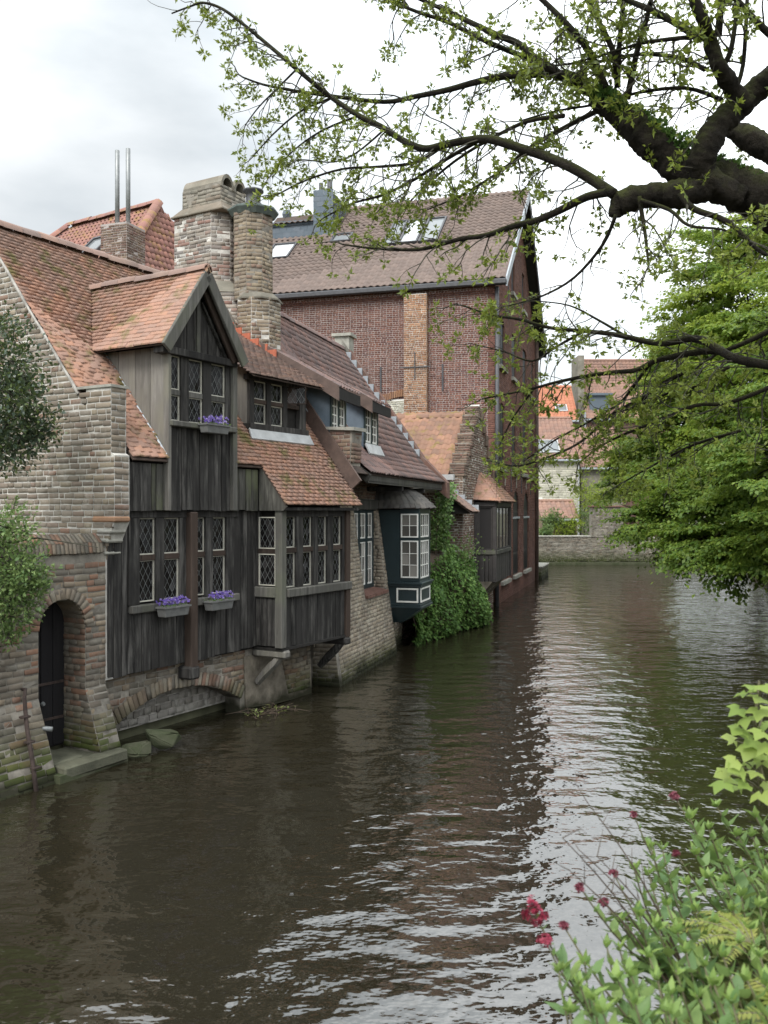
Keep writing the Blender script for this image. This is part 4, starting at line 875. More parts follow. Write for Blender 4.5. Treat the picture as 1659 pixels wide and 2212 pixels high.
# roof: flared eaves, steep upper part
def party(t): return -.64-(t-.6)*.257
e1 = nrm(va(-.55, 0, .47)); l1_ = math.hypot(.55, .47); R1 = (va(.4, 0, 3.9), Y_, e1, nrm(va(.47, 0, .55)))
e2 = nrm(va(-2.21, 0, 3.09)); l2_ = math.hypot(2.21, 3.09); R2 = (va(-.15, 0, 4.37), Y_, e2, nrm(va(3.09, 0, 2.21)))
m = MB()
for R_, l_, t0, dt in ((R1, l1_, .4, .55), (R2, l2_, -.15, 2.21)): m.prism([R_[0]+Y_*(party(t0)-.0)-R_[3]*.04, R_[0]+Y_*7.1-R_[3]*.04, R_[0]+Y_*7.0+R_[2]*l_-R_[3]*.04, R_[0]+Y_*party(t0-dt)+R_[2]*l_-R_[3]*.04], R_[3]*.02)
rf = m.build('roof', 'roof_base', H2)
tiles(pt, rf, R1, 0, l1_, lambda v: [(max(.35, party(.4-v*.76))+.02, 7.0)], .19, .17, .05, 1.2, False, 1.2, True)
def r2s(v):
    t = -.15-v*.582; o = []; L0 = party(t)+.12
    cut = [(-.33, .66), (1.74, 2.84)] if v < 1.1 else []
    x = L0
    for a, bq in cut:
        if a > x+.05: o.append((x, a))
        x = max(x, bq)
    o.append((x, 6.9)); return o
tiles(pt, rf, R2, 0, l2_, r2s, .19, .17, .05, 1.2, False, 1.2, True)
ridge_line(pr, rf, (-2.36, .1, 7.46), (-2.36, 6.9, 7.46), .24, .13, .36)
box(H2, 'fascia', 'oak_grey', (.3, .36, .45, 7.05, 3.72, 3.88)); beam(H2, 'verge_board', 'oak_grey', (.38, .4, 3.8), (-.3, .3, 4.36), .05, .17, (1, 0, 1))
for s_ in (3.0, 5.0): box(H2, 'rafter_end', 'oak', (-.45, .34, s_, s_+.1, 3.62, 3.72))
m = MB(); m.prism([(.36, .46, 3.74), (-.5, .3, 3.95), (-.5, 7.0, 3.95), (.36, 7.0, 3.74)], va(0, 0, .03)); m.build('soffit', 'core', H2)
for d0, d1 in ((-.27, .6), (1.8, 2.78)):
    R3 = (va(.08, 0, 5.4), Y_, nrm(va(-1, 0, .55)), nrm(va(.55, 0, 1)))
    m = MB(); m.prism([R3[0]+Y_*a+R3[2]*v-R3[3]*.04 for a, v in ((d0-.22, 0), (d1+.2, 0), (d1+.2, 1.75), (d0-.22, 1.75))], R3[3]*.02); dr_ = m.build('dormer_roof', 'roof_base', H2)
    tiles(pt, dr_, R3, 0, 1.7, lambda v: [(d0-.22, d1+.2)], .19, .16, .045, 1.2, False, 1.2, True)
    m = MB(); m.prism([(.1, d0-.25, 5.16), (.1, d0-.25, 5.44), (-1.45, d0-.25, 6.31), (-1.35, d0-.25, 6.1)], va(0, .04, 0)); m.build('fascia', 'brown_board', H2)
    m = MB(); m.prism([(.09, d0-.2, 5.2), (.09, d1+.2, 5.2), (.09, d1+.2, 5.4), (.09, d0-.2, 5.4)], va(-.04, 0, 0)); m.build('soffit', 'core', H2)
    m = MB(); m.prism([(-.16, d0, 4.42), (-.16, d0, 5.42), (-1.3, d0, 6.05)], va(0, .03, 0)); m.build('cheek_board', 'blue_panel', H2)
    m = MB(); m.prism([(-.2, d0+.03, 4.45), (-.2, d0+.03, 5.42), (-1.3, d0+.03, 6.0)], va(0, d1-d0-.03, 0)); m.build('dormer_wall', 'core', H2)
    m = MB(); mid = (d0+d1)/2
    for a, bq in ((d0, d0+.07), (mid-.035, mid+.035), (d1-.07, d1)): m.box(-.2, -.13, a, bq, 4.55, 5.4)
    m.box(-.2, -.13, d0, d1, 4.5, 4.6); m.box(-.2, -.135, d0, d1, 5.33, 5.42); m.build('window_frame', 'green_paint', H2)
    for a, bq in ((d0+.07, mid-.035), (mid+.035, d1-.07)): bar_window(H2, (va(-.18, a, 4.6), Y_, Z_, X_), bq-a, .73, 2, 4, b=.045, bar=.025)
    m = MB(); m.prism([(-.12, d0-.05, 4.55), (-.02, d0-.05, 4.34), (-.02, d1+.05, 4.34), (-.12, d1+.05, 4.55)], va(.02, 0, .03)); m.build('flashing', 'zinc_white', H2)
    m = MB()
    for i in range(5): v = i*.22+.02; m.fbox((R2[0]+Y_*(d0-.1), Y_, R2[2], R2[3]), 0, .1, v, v+.2, .03+.003*i, .045+.003*i)
    m.build('flashing', 'lead', H2)
pr.flush(); pt.flush(); ps.flush()
m = MB(); pp = lambda t, n: va(t, 6.9, (4.37+(-.15-t)*1.398 if t < -.15 else 3.9+(.4-t)*.855)+n)
m.prism([pp(.5, -.3), pp(.5, .1), pp(-.15, .22), pp(-2.36, .3), pp(-2.36, -.3), pp(-.15, -.3)], Y_*.32); prp = m.build('parapet', 'brown_brick', H2)
for i in range(13):
    t = -.3-i*.155; box(H2, 'lead_step', 'lead', (t-.075, t+.075, 6.84, 6.895, 4.37+(-.15-t)*1.398-.02, 4.37+(-.15-t)*1.398+.2), .004)
pst = MB(); pst.box(-2.55, -2.15, 6.9, 7.3, 7.3, 7.82); pst.box(-2.62, -2.08, 6.84, 7.36, 7.82, 7.9); pst.build('chimney', 'stone', H2)
c = A.w(.19, 5.3, 0); pl_ = MB(); M_ = np.linalg.inv(WORLD[H2.name]) @ WORLD[H1.name]
tm = lambda p: tuple((M_ @ np.array([*p, 1]))[:3])
m = MB(); m.hexa([tm(p) for p in ((-.04, 5.27, 4.05), (.4, 5.27, 4.0), (.4, 5.6, 4.0), (-.04, 5.6, 4.05), (-.04, 5.27, 4.66), (.44, 5.27, 4.62), (.44, 5.6, 4.62), (-.04, 5.6, 4.66))]); kn = m.build('kneeler', 'mortar_dark', H2)
R_A = M_[:3, :3]
bricks(pb, kn, (va(*tm((.42, 5.27, 0))), R_A @ Y_, Z_, R_A @ X_), 4.05, 4.62, lambda z: [(0, .33)], .072, .2, .02, mt='brown_brick')
bricks(pb, kn, (va(*tm((-.04, 5.27, 0))), R_A @ X_, Z_, -(R_A @ Y_)), 4.05, 4.62, lambda z: [(0, .44)], .072, .2, .012, mt='brown_brick')
m = MB(); m.hexa([tm(p) for p in ((-.1, 5.22, 4.66), (.5, 5.22, 4.62), (.5, 5.66, 4.62), (-.1, 5.66, 4.66), (-.1, 5.22, 4.71), (.5, 5.22, 4.68), (.5, 5.66, 4.68), (-.1, 5.66, 4.71))]); m.build('kneeler_cap', 'stone', H2)
pb.flush()

# ================================================================ garden pier, cottage with hipped bay
GP = B.thing('garden_pier', 'brick pier with a flat cap beside the green bay', 'pier', -.5, 7.15, 0)
m = MB(); m.box(.0, .75, .35, .75, 0, 3.72); gq = m.build('wall', 'mortar', GP); pb = Pool(GP, 'brick', 'brown_brick', 'brick', 120, 'brickwork')
bricks(pb, gq, (va(0, .35, 0), X_, Z_, -Y_), .8, 3.7, lambda z: [(0, .75)], .07, .21, .01); pb.flush(); box(GP, 'cap', 'stone', (-.05, .82, .3, .82, 3.72, 3.8), .012)

H3 = B.thing('gabled_cottage', 'small brick cottage with mossy orange pantiles and wooden bay over the water', 'house')
pb = Pool(H3, 'brick', 'brown_brick', 'brick', 300, 'brickwork'); pt = Pool(H3, 'pantile', 'pantile_mossy', 'pantile', 300, 'roof_tiles'); p5 = Pool(H3, 'tile', 'tile', 'tile', 250, 'bay_roof_tiles'); pr = Pool(H3, 'ridge_tile', 'pantile_mossy', 'ridge')
gz = lambda s: 6.45-abs(s-11.65)*.83
m = MB(); m.prism([(.5, 9.0, -.4), (.5, 9.0, 4.25), (.5, 11.65, 6.45), (.5, 14.3, 4.25), (.5, 14.3, -.4)], va(-.35, 0, 0)); wl = m.build('gable_wall', 'mortar', H3)
bricks(pb, wl, FT(.5), -.05, 6.4, lambda z: [(9.0, 14.3)] if z < 4.25 else [(11.65-(6.45-z)/.83, 11.65+(6.45-z)/.83)], .07, .21, .01)
m = MB(); m.prism([(.15, 9.0, 0), (.15, 9.0, 4.1), (-6, 9.0, 4.1), (-6, 9.0, 0)], va(0, .3, 0)); w2 = m.build('wall', 'mortar', H3)
bricks(pb, w2, FS(9.0), 1.5, 4.15, lambda z: [(-1.6, .5)], .07, .21, .01)
for i in range(7):                                                     # tumbled parapet steps
    s = 8.98+i*.37; z = gz(s+.2); bx_ = box(H3, 'parapet', 'mortar_dark', (.12, .54, s, s+.42, z-.25, z+.13), .012); bricks(pb, bx_, FS(s-.004, .12), z-.24, z+.12, lambda q: [(0, .42)], .07, .2, .012); bricks(pb, bx_, (va(.54, s, 0), Y_, Z_, X_), z-.24, z+.12, lambda q: [(0, .42)], .07, .2, .012)
for i in range(6):
    s = 14.32-i*.44; z = gz(s-.2); box(H3, 'parapet', 'brown_brick', (.14, .56, s-.46, s, z-.25, z+.1), .012)
R4 = (va(0, 8.85, 4.16), -X_, nrm(va(0, 2.8, 1.93)), nrm(va(0, -1.93, 2.8))); l4 = math.hypot(2.8, 1.93)
m = MB(); m.prism([R4[0]+R4[1]*a+R4[2]*v-R4[3]*.05 for a, v in ((-.12, 0), (6, 0), (6, l4), (-.12, l4))], R4[3]*.02); m.poly([(.12, 11.65, 6.03), (-6, 11.65, 6.03), (-6, 14.4, 4.1), (.12, 14.4, 4.1)]); rf = m.build('roof', 'roof_base', H3)
tiles(pt, rf, R4, 0, l4, lambda v: [(-.1, 5.0)], .28, .23, .06, 1.15, False, 1.2, True); ridge_line(pr, rf, (.1, 11.65, 6.1), (-5, 11.65, 6.1), .26, .13, .4)
m = MB(); m.box(-1.6, .3, 8.66, 8.84, 4.05, 4.2); m.build('gutter', 'zinc_white', H3)
# lean-to at the side
R5 = (va(.95, 0, 3.16), Y_, nrm(va(-1.1, 0, .82)), nrm(va(.82, 0, 1.1)))
m = MB(); m.prism([R5[0]+R5[1]*a+R5[2]*v-R5[3]*.04 for a, v in ((7.9, 0), (8.98, 0), (8.98, 1.6), (7.9, 1.6))], R5[3]*.02); lr = m.build('lean_to_roof', 'roof_base', H3)
tiles(p5, lr, R5, 0, 1.6, lambda v: [(7.85, 8.97)], .085, .16, mtf=lambda l, v: 'tile_dark')
m = MB()
for i in range(6): t = .85-i*.19; m.box(t-.1, t+.1, 8.93, 8.985, 3.2+(.85-t)*.745, 3.36+(.85-t)*.745)
m.build('flashing', 'lead', H3)
m = MB(); m.box(-1.2, -.1, 7.95, 8.98, 0, 3.7); m.build('lean_to_wall', 'mortar_dark', H3); box(H3, 'door', 'oak_brown', (-.1, -.06, 8.0, 8.6, 1.2, 3.0), .01); m = MB(); m.prism([(.9, 8.1, 3.12), (-.1, 8.1, 3.12), (-.1, 8.1, 3.8)], va(0, .9, 0)); m.build('soffit', 'core', H3)
# hipped bay
m = MB(); m.box(.45, 1.08, 10.78, 13.72, 1.1, 3.4); m.build('bay', 'core', H3)
def bp(b, mt='dark_frame'): return box(H3, 'bay_post', mt, b, .01)
bp((1.05, 1.17, 10.68, 10.82, 1.08, 3.45)); bp((1.05, 1.17, 13.7, 13.84, 1.08, 3.45)); bp((.5, .62, 10.69, 10.8, 1.1, 3.45))
for z0, z1 in ((3.32, 3.46), (1.9, 2.02)): box(H3, 'bay_rail', 'oak_grey' if z0 < 2 else 'dark_frame', (.5, 1.15, 10.66, 10.78, z0, z1), .01); box(H3, 'bay_rail', 'oak_grey' if z0 < 2 else 'dark_frame', (1.07, 1.19, 10.8, 13.72, z0, z1), .01)
pk = Pool(H3, 'plank', 'dark_frame', 'plank'); planks(pk, H3, (va(.5, 10.74, 0), X_, Z_, -Y_), .02, .6, 1.1, 1.9, .14, .03); planks(pk, H3, FT(1.1), 10.8, 13.75, 1.08, 1.9, .2, .03); pk.flush()
win_frame((va(.62, 10.75, 2.02), X_, Z_, -Y_), .43, 1.3, .05).build('window', 'dark_frame', H3); p = MB(); p.poly([(.62, 10.745, 2.02), (1.05, 10.745, 2.02), (1.05, 10.745, 3.32), (.62, 10.745, 3.32)]); p.build('pane', 'glass', H3)
for i in range(4):
    a = 10.84+i*.72; wo = win_frame((va(1.1, a, 2.02), Y_, Z_, X_), .7, 1.3, .05).build('window', 'dark_frame', H3); p = MB(); p.poly([(1.115, a, 2.02), (1.115, a+.7, 2.02), (1.115, a+.7, 3.32), (1.115, a, 3.32)]); p.build('pane', 'glass', wo)
E_ = [va(.48, 10.55, 3.5), va(1.3, 10.55, 3.46), va(1.3, 13.98, 3.46), va(.48, 13.98, 3.5)]; T_ = [va(.52, 11.55, 4.3), va(.55, 13.1, 4.3)]
m = MB(); m.poly([E_[0], E_[1], T_[0]]); m.poly([E_[1], E_[2], T_[1], T_[0]]); m.poly([E_[2], E_[3], T_[1]]); br = m.build('bay_roof', 'roof_base', H3)
def hipface(p0, p1, q0, q1, n):
    for k in range(n):
        f0, f1 = k/n, (k+1)/n; a0, a1, b0, b1 = p0+(q0-p0)*f0, p1+(q1-p1)*f0, p0+(q0-p0)*f1, p1+(q1-p1)*f1
        l = np.linalg.norm(a1-a0); c = max(1, round(l/.16)); U = (a1-a0)/l; V = ((b0+b1)-(a0+a1))/2; V = V-U*np.dot(U, V); N = nrm(np.cross(U, V)); N = N if N[2] > 0 else -N
        for i in range(c): p5.add(br, U*(l/c*.97), V*1.35-N*.026, N*.024, a0+(a1-a0)*(i+.5)/c+N*.03)
hipface(E_[1], E_[2], T_[0], T_[1], 11); hipface(E_[0], E_[1], T_[0]-X_*.02, T_[0], 11)
m = MB(); m.tube([E_[1], T_[0]], [.04, .05], 6); m.build('hip_tile', 'tile', H3)
m = MB(); m.prism([(.5, 10.7, .5), (.5, 10.7, 1.1), (1.05, 10.7, 1.1), (.75, 10.7, .75)], va(0, 1.1, 0)); m.prism([(.5, 12.6, .5), (.5, 12.6, 1.1), (1.05, 12.6, 1.1), (.75, 12.6, .75)], va(0, 1.1, 0)); m.build('corbel', 'render', H3)
m = MB(); m.prism([(.56, 9.2, -.2), (.56, 9.2, .6), (.52, 9.2, 1.0), (.45, 9.2, 1.0), (.45, 9.2, -.2)], va(0, 2.6, 0)); m.build('plinth', 'render', H3)
for p in (pb, pt, p5, pr): p.flush()

# ================================================================ tall brick warehouse
WH = B.thing('warehouse', 'tall dark red brick warehouse with a steep grey pantile roof and arched windows', 'building')
pb = Pool(WH, 'brick', 'red_brick', 'brick', 0, 'brickwork'); pt = Pool(WH, 'pantile', 'pantile_grey', 'pantile', 300, 'roof_tiles'); pr = Pool(WH, 'ridge_tile', 'pantile_grey', 'ridge')
S0, S1, SM, TF = 14.4, 26.2, 20.3, .55
m = MB(); m.prism([(TF-.25, S0, -.5), (TF-.25, S0, 10.9), (TF-.25, SM, 15.6), (TF-.25, S1, 10.9), (TF-.25, S1, -.5)], va(-9.8, 0, 0)); cw = m.build('wall', 'mortar_red', WH)
OPEN = []   # (s0,s1,z0,z1,arch)
for c_ in (16.55, 19.6, 22.75): OPEN.append((c_-.88, c_+.88, .72, 4.0, .88))
for c_ in (15.9, 18.95, 22.2): OPEN.append((c_-.62, c_+.62, 4.72, 7.0, .2)); OPEN.append((c_-.62, c_+.62, 8.25, 9.95, .2))
OPEN += [(18.25, 19.1, 11.45, 13.0, 0), (21.4, 22.2, 11.45, 13.0, 0), (24.6, 25.4, 4.72, 7, .2), (24.6, 25.4, 8.25, 9.9, .2)]
def fsp(z):
    l, r = (S0, S1) if z < 10.9 else (SM-(15.65-z)/.8, SM+(15.65-z)/.8); cuts = []
    for a, bq, z0, z1, ah in OPEN:
        if z0 < z < z1:
            h = (bq-a)/2; c_ = (a+bq)/2
            if ah and z > z1-ah: f = (z-(z1-ah))/ah; h *= math.sqrt(max(0, 1-f*f))
            cuts.append((c_-h, c_+h))
    cuts.sort(); o = []; x = l
    for a, bq in cuts:
        if a > x: o.append((x, min(a, r)))
        x = max(x, bq)
    if x < r: o.append((x, r))
    return o
# facade slab in strips so that the openings are real
m = MB(); zs = np.arange(-.4, 15.6, .12)
for z in zs:
    for a, bq in fsp(z+.06): m.box(TF-.25, TF, a, bq, z, z+.12)
m.build('facade', 'facade_red', WH)
bricks(pb, cw, FT(TF), -.1, 15.4, fsp, .07, .22, .008, .012, .3, mt=None)
bricks(pb, cw, FS(S0, 0), 3.5, 10.85, lambda z: [(-8.2, TF)], .07, .22, .008, .014, .3)
bricks(pb, cw, FS(S0-.02, 0), 10.5, 10.64, lambda z: [(-8.2, TF)], .07, .11, .02, .014, .2)
for a, bq, z0, z1, ah in OPEN:
    m = MB(); m.box(TF-.09, TF-.06, a, bq, z0, z1); wo = m.build('window', 'dark_frame', WH); n = 3 if bq-a > 1.5 else 2; nz = 4 if z1-z0 > 3 else 3
    for i in range(n):
        for j in range(nz):
            x0, x1 = a+(bq-a)*i/n+.05, a+(bq-a)*(i+1)/n-.05; y0, y1 = z0+(z1-z0)*j/nz+.04, z0+(z1-z0)*(j+1)/nz-.04; p = MB(); p.poly([(TF-.05, x0, y0), (TF-.05, x1, y0), (TF-.05, x1, y1), (TF-.05, x0, y1)]); p.build('pane', 'glass_dark', wo)
    box(WH, 'sill', 'stone', (TF-.2, TF+.12, a-.1, bq+.1, z0-.14, z0), .01)
    if bq-a > 1.5: box(WH, 'transom', 'lead', (TF-.2, TF+.02, a-.12, bq+.12, 2.88, 2.96), .006)
for c_ in (18.1, 21.15, 24.2): box(WH, 'wall_anchor', 'metal_dark', (TF, TF+.03, c_-.03, c_+.03, 3.9, 4.9), .004)
for c_ in (17.4, 20.4): box(WH, 'wall_anchor', 'metal_dark', (TF, TF+.03, c_-.03, c_+.03, 10.2, 11.5), .004)
for s_ in (16.6, 19.65, 22.7): box(WH, 'keystone', 'stone', (TF, TF+.02, s_-.06, s_+.06, 4.1, 4.7), .004)
m = MB(); m.box(-2.55, -1.76, S0-.28, S0, 3.5, 10.6); pil = m.build('flue', 'mortar', WH); pq = Pool(WH, 'flue_brick', 'orange_brick', 'brick', 0, 'flue_brickwork')
bricks(pq, pil, FS(S0-.28), 4.0, 10.55, lambda z: [(-2.55, -1.76)], .07, .2, .01, .012, .6); bricks(pq, pil, (va(-1.76, S0-.28, 0), Y_, Z_, X_), 4, 10.55, lambda z: [(0, .28)], .07, .2, .01, .012, .6); pq.flush()
m = MB(); m.box(-2.175, -2.145, S0-.32, S0-.28, 7.7, 8.6); m.box(-2.7, -1.6, S0-.32, S0-.29, 8.08, 8.11); m.build('tie_rod', 'metal_dark', WH)
for t in (-3.45, -1.25): box(WH, 'wall_anchor', 'metal_dark', (t-.03, t+.03, S0-.04, S0, 7.3, 8.2), .004)
pn = Pool(WH, 'niche_brick', 'cream_brick', 'brick', 0, 'niche_brickwork'); m = MB(); m.box(-3.3, -2.56, S0-.006, S0, 6.1, 7.05); m.build('niche', 'white', WH); bricks(pn, cw, FS(S0-.012), 6.1, 7.0, lambda z: [(-3.3, -2.56)], .07, .2, .006); pn.flush()
for i in range(11): s_ = i/10; a = .5+s_*.9; t = -3.35+i*.08; beam(WH, 'arch_brick', 'orange_brick', (t, S0-.03, 6.98+.16*math.sin(s_*1.6)), (t+.02, S0-.03, 7.22+.16*math.sin(s_*1.6)), .065, .06, (0, 1, 0), .004)
SLP = (15.82-10.9)/(20.3-14.15); vv = nrm(va(0, 1, SLP)); R6 = (va(.98, 14.15, 10.92), -X_, vv, nrm(va(0, -SLP, 1))); l6 = math.hypot(6.15, 4.92)
m = MB(); m.prism([R6[0]+R6[1]*a+R6[2]*v-R6[3]*.06 for a, v in ((0, 0), (10.8, 0), (10.8, l6), (0, l6))], R6[3]*.02)
Rb = [va(.98, 20.3, 15.76), va(-9.8, 20.3, 15.76), va(-9.8, 26.7, 10.6), va(.98, 26.7, 10.6)]; m.prism(Rb, va(0, .03, .05)); rf = m.build('roof', 'roof_base', WH)
SKY = [(2.98, 3.72, 16.95, 18.72), (3.76, 4.5, 16.95, 18.72), (4.54, 5.12, 16.95, 18.72), (6.6, 7.4, 17.5, 18.1), (8.8, 9.8, 16.6, 17.7)]
def r6s(v):
    s = 14.15+v*vv[1]; cuts = [(a, bq) for a, bq, s0_, s1_ in SKY if s0_ < s < s1_]; x = 0; o = []
    if s > 18.3: cuts.append((7.5, 10.8))
    for a, bq in sorted(cuts):
        if a > x+.02: o.append((x, a))
        x = max(x, bq)
    if x < 10.7: o.append((x, 10.7))
    return o
tiles(pt, rf, R6, 0, l6, r6s, .29, .24, .07, 1.12, False, .7, True); ridge_line(pr, rf, (1.0, 20.3, 15.84), (-7.2, 20.3, 15.84), .28, .14, .4)
for a, bq, s0_, s1_ in SKY:
    v0, v1 = (s0_-14.15)/vv[1], (s1_-14.15)/vv[1]; F = (R6[0]+R6[1]*a+R6[2]*v0, R6[1], R6[2], R6[3]); wo = win_frame(F, bq-a, v1-v0, .07, 0, .12).build('skylight', 'metal_dark', WH)
    p = MB(); p.fbox(F, .07, bq-a-.07, .07, v1-v0-.07, .02, .06); p.build('pane', 'glass_sky', wo)
box(WH, 'gutter', 'metal_dark', (-9.5, .98, 14.0, 14.17, 10.72, 10.9), .03); m = MB(); m.tube([va(.62, 14.34, 10.7), va(.62, 14.34, -.2)], [.07, .07], 8); m.build('downpipe', 'metal_dark', WH, True); m = MB(); m.tube([va(.62, 26.1, 11.2), va(.62, 26.1, -.2)], [.09, .09], 8); m.build('downpipe', 'brown_board', WH, True)
for (s0_, s1_, sg) in ((14.1, 20.3, 1), (20.3, 26.8, -1)):
    za, zb_ = (10.85, 15.75) if sg > 0 else (15.75, 10.5); m = MB(); m.prism([(1.0, s0_, za-.2), (1.0, s0_, za+.14), (1.0, s1_, zb_+.14), (1.0, s1_, zb_-.2)], va(-.05, 0, 0)); m.build('bargeboard', 'metal_dark' if sg < 0 else 'lead', WH)
    m = MB(); m.prism([(.97, s0_, za-.16), (TF, s0_, za-.16), (TF, s1_, zb_-.16), (.97, s1_, zb_-.16)], va(0, 0, .04)); m.build('soffit', 'core', WH)
# slate clad roof box and twin flues
m = MB(); m.box(-9.9, -7.42, 18.4, 20.2, 12.8, 14.75); m.prism([(-9.9, 18.3, 14.75), (-7.42, 18.3, 14.75), (-7.42, 20.3, 15.2), (-9.9, 20.3, 15.2)], va(0, .5, .0)); sb = m.build('roof_box', 'slate', WH)
psl = Pool(WH, 'slate', 'slate', 'tile', 200, 'slates'); tiles(psl, sb, FS(18.38), 14.1, 14.75, lambda v: [(-9.8, -7.42)], .2, .3, .012, 1.3)
R7 = (va(-7.42, 18.25, 14.8), -X_, nrm(va(0, 2, .6)), nrm(va(0, -.6, 2))); tiles(pt, sb, R7, 0, 2.1, lambda v: [(0, 2.5)], .29, .24, .07, 1.12, False, .7, True)
m = MB(); m.box(-7.41, -6.56, 18.32, 20.3, 13.5, 15.85); cb = m.build('chimney', 'slate', WH); tiles(psl, cb, FS(18.3), 14.0, 15.8, lambda v: [(-7.41, -6.56)], .2, .3, .012, 1.3); tiles(psl, cb, (va(-6.54, 18.32, 0), Y_, Z_, X_), 13.8, 15.8, lambda v: [(0, 1.95)], .2, .3, .012, 1.3); psl.flush()
m = MB(); m.lathe((-7.3, 18.9, 15.8), [(.09, 0), (.09, .75)], 10); m.lathe((-6.92, 18.9, 15.8), [(.11, 0), (.11, .85)], 10); m.build('flue_pipe', 'metal_dark', cb, True)
m = MB(); m.lathe((-8.9, 19.2, 15.4), [(.18, 0), (.2, .15), (.12, .3)], 10, (0, -.4, 1)); m.build('roof_vent', 'slate', WH)
for p in (pb, pt, pr): p.flush()
# low quay beyond the warehouse
qw = B.thing('quay_wall', 'low mossy quay wall running on beyond the warehouse corner', 'wall')
m = MB(); m.box(-.5, .8, 26.4, 29.5, -.5, .55); m.build('wall', 'mortar_dark', qw); pb = Pool(qw, 'stone', 'grey_brick', 'brick', 150, 'stonework'); bricks(pb, qw, FT(.8), -.05, .5, lambda z: [(26.4, 29.5)], .14, .4, .02, .02, 1.5); bricks(pb, qw, FS(26.4), -.05, .5, lambda z: [(.2, .8)], .14, .3, .02, .02, 1.5); pb.flush(); box(qw, 'coping', 'stone', (.3, .86, 26.35, 29.5, .55, .62), .02)

# ================================================================ houses behind
def hip_house(): 
    o = thing('red_roofed_house', 'house behind with a hipped red pantile roof and a skylight', 'house', (0, 0, 0))
    R0, R1_ = px(150, 484, 33), px(342, 459, 30.5); d = nrm(R1_-R0); d[2] = 0; d = nrm(d); n = nrm(np.cross(d, Z_)); n = n if n[1] < 0 else -n
    zt = (R0[2]+R1_[2])/2; E0 = R0-d*3.6+n*6.0; E1 = R1_+d*3.0+n*6.0; zb = zt-6.2; E0[2] = E1[2] = zb; m = MB()
    B0 = R0-d*3.6-n*6; B1 = R1_+d*3-n*6; B0[2] = B1[2] = zb; R0[2] = R1_[2] = zt
    m.poly([E0, E1, R1_, R0]); m.poly([E1, B1, R1_]); m.poly([B0, E0, R0]); m.poly([B1, B0, R0, R1_]); rf = m.build('roof', 'roof_base', o)
    m = MB(); m.prism([tuple(E0[:2]-n[:2]*.3)+(1,), tuple(E1[:2]-n[:2]*.3)+(1,), tuple(B1[:2]+n[:2]*.3)+(1,), tuple(B0[:2]+n[:2]*.3)+(1,)], va(0, 0, zb-1)); m.build('wall', 'brown_brick', o)
    pt = Pool(o, 'pantile', 'pantile_red', 'pantile', 300, 'roof_tiles'); pr = Pool(o, 'ridge_tile', 'pantile_red', 'ridge')
    mid = (E0+E1)/2; V = nrm(va(*(-n[:2]*6), 6.2)); ln = math.hypot(6, 6.2); W_ = np.linalg.norm(E1-E0); rl = np.linalg.norm(R1_-R0)
    F = (E0, d, V, nrm(np.cross(d, V))); 
    tiles(pt, rf, F, ln*.2, ln, lambda v: [(3.6*v/ln, W_-3.0*v/ln)], .25, .2, .055, 1.15, False, .8, True)
    V2 = R1_-(E1+B1)/2; l2 = np.linalg.norm(V2); V2 = V2/l2; U2 = nrm(B1-E1); tiles(pt, rf, (E1, U2, V2, nrm(np.cross(U2, V2))), l2*.2, l2, lambda v: [(6*v/l2, 12-6*v/l2)], .25, .2, .055, 1.15, False, .8, True)
    ridge_line(pr, rf, R0+Z_*.1, R1_+Z_*.1, .34, .17, .42); ridge_line(pr, rf, E1+Z_*.12, R1_+Z_*.12, .34, .17, .42); ridge_line(pr, rf, E0+Z_*.12, R0+Z_*.12, .34, .17, .42); pt.flush(); pr.flush()
    # skylight on the visible slope
    q0 = np.array([0, 0, CAMZ]); dr_ = px(172, 560, 1.)-q0; tq = np.dot(E0-q0, F[3])/np.dot(dr_, F[3]); hit = q0+dr_*tq-E0; a = np.dot(hit, d); v = np.dot(hit, V); sf = win_frame((F[0]+d*a+V*v, d, V, F[3]), 1.0, 1.0, .08, .08, .2).build('skylight', 'metal_dark', o); p = MB(); p.fbox((F[0]+d*a+V*v, d, V, F[3]), .07, .93, .07, .93, .1, .15); p.build('pane', 'glass_sky', sf)
hip_house()
cs_ = thing('pipe_chimney', 'square dark brick chimney with two tall thin metal flue pipes', 'chimney', tuple(px(266, 490, 26)*va(1, 1, 0)+va(0, 0, 6)), rad(-20))
m = MB(); m.box(-.44, .44, -.44, .44, 0, 5.35); so_ = m.build('stack', 'mortar_red', cs_); pb = Pool(cs_, 'brick', 'brown_brick', 'brick', 200, 'brickwork')
bricks(pb, so_, (va(-.44, -.44, 0), X_, Z_, -Y_), 3.2, 5.33, lambda z: [(0, .88)], .07, .2, .01, .012); bricks(pb, so_, (va(.44, -.44, 0), Y_, Z_, X_), 3.2, 5.33, lambda z: [(0, .88)], .07, .2, .01, .012); bricks(pb, so_, (va(-.44, .44, 0), -Y_, Z_, -X_), 3.2, 5.33, lambda z: [(0, .88)], .07, .2, .01, .012); pb.flush()
for x in (-.2, .17):
    m = MB(); m.lathe((x, 0, 5.2), [(.065, 0), (.065, 2.4), (.05, 2.41)], 10); m.build('flue_pipe', 'metal_grey', cs_, True)

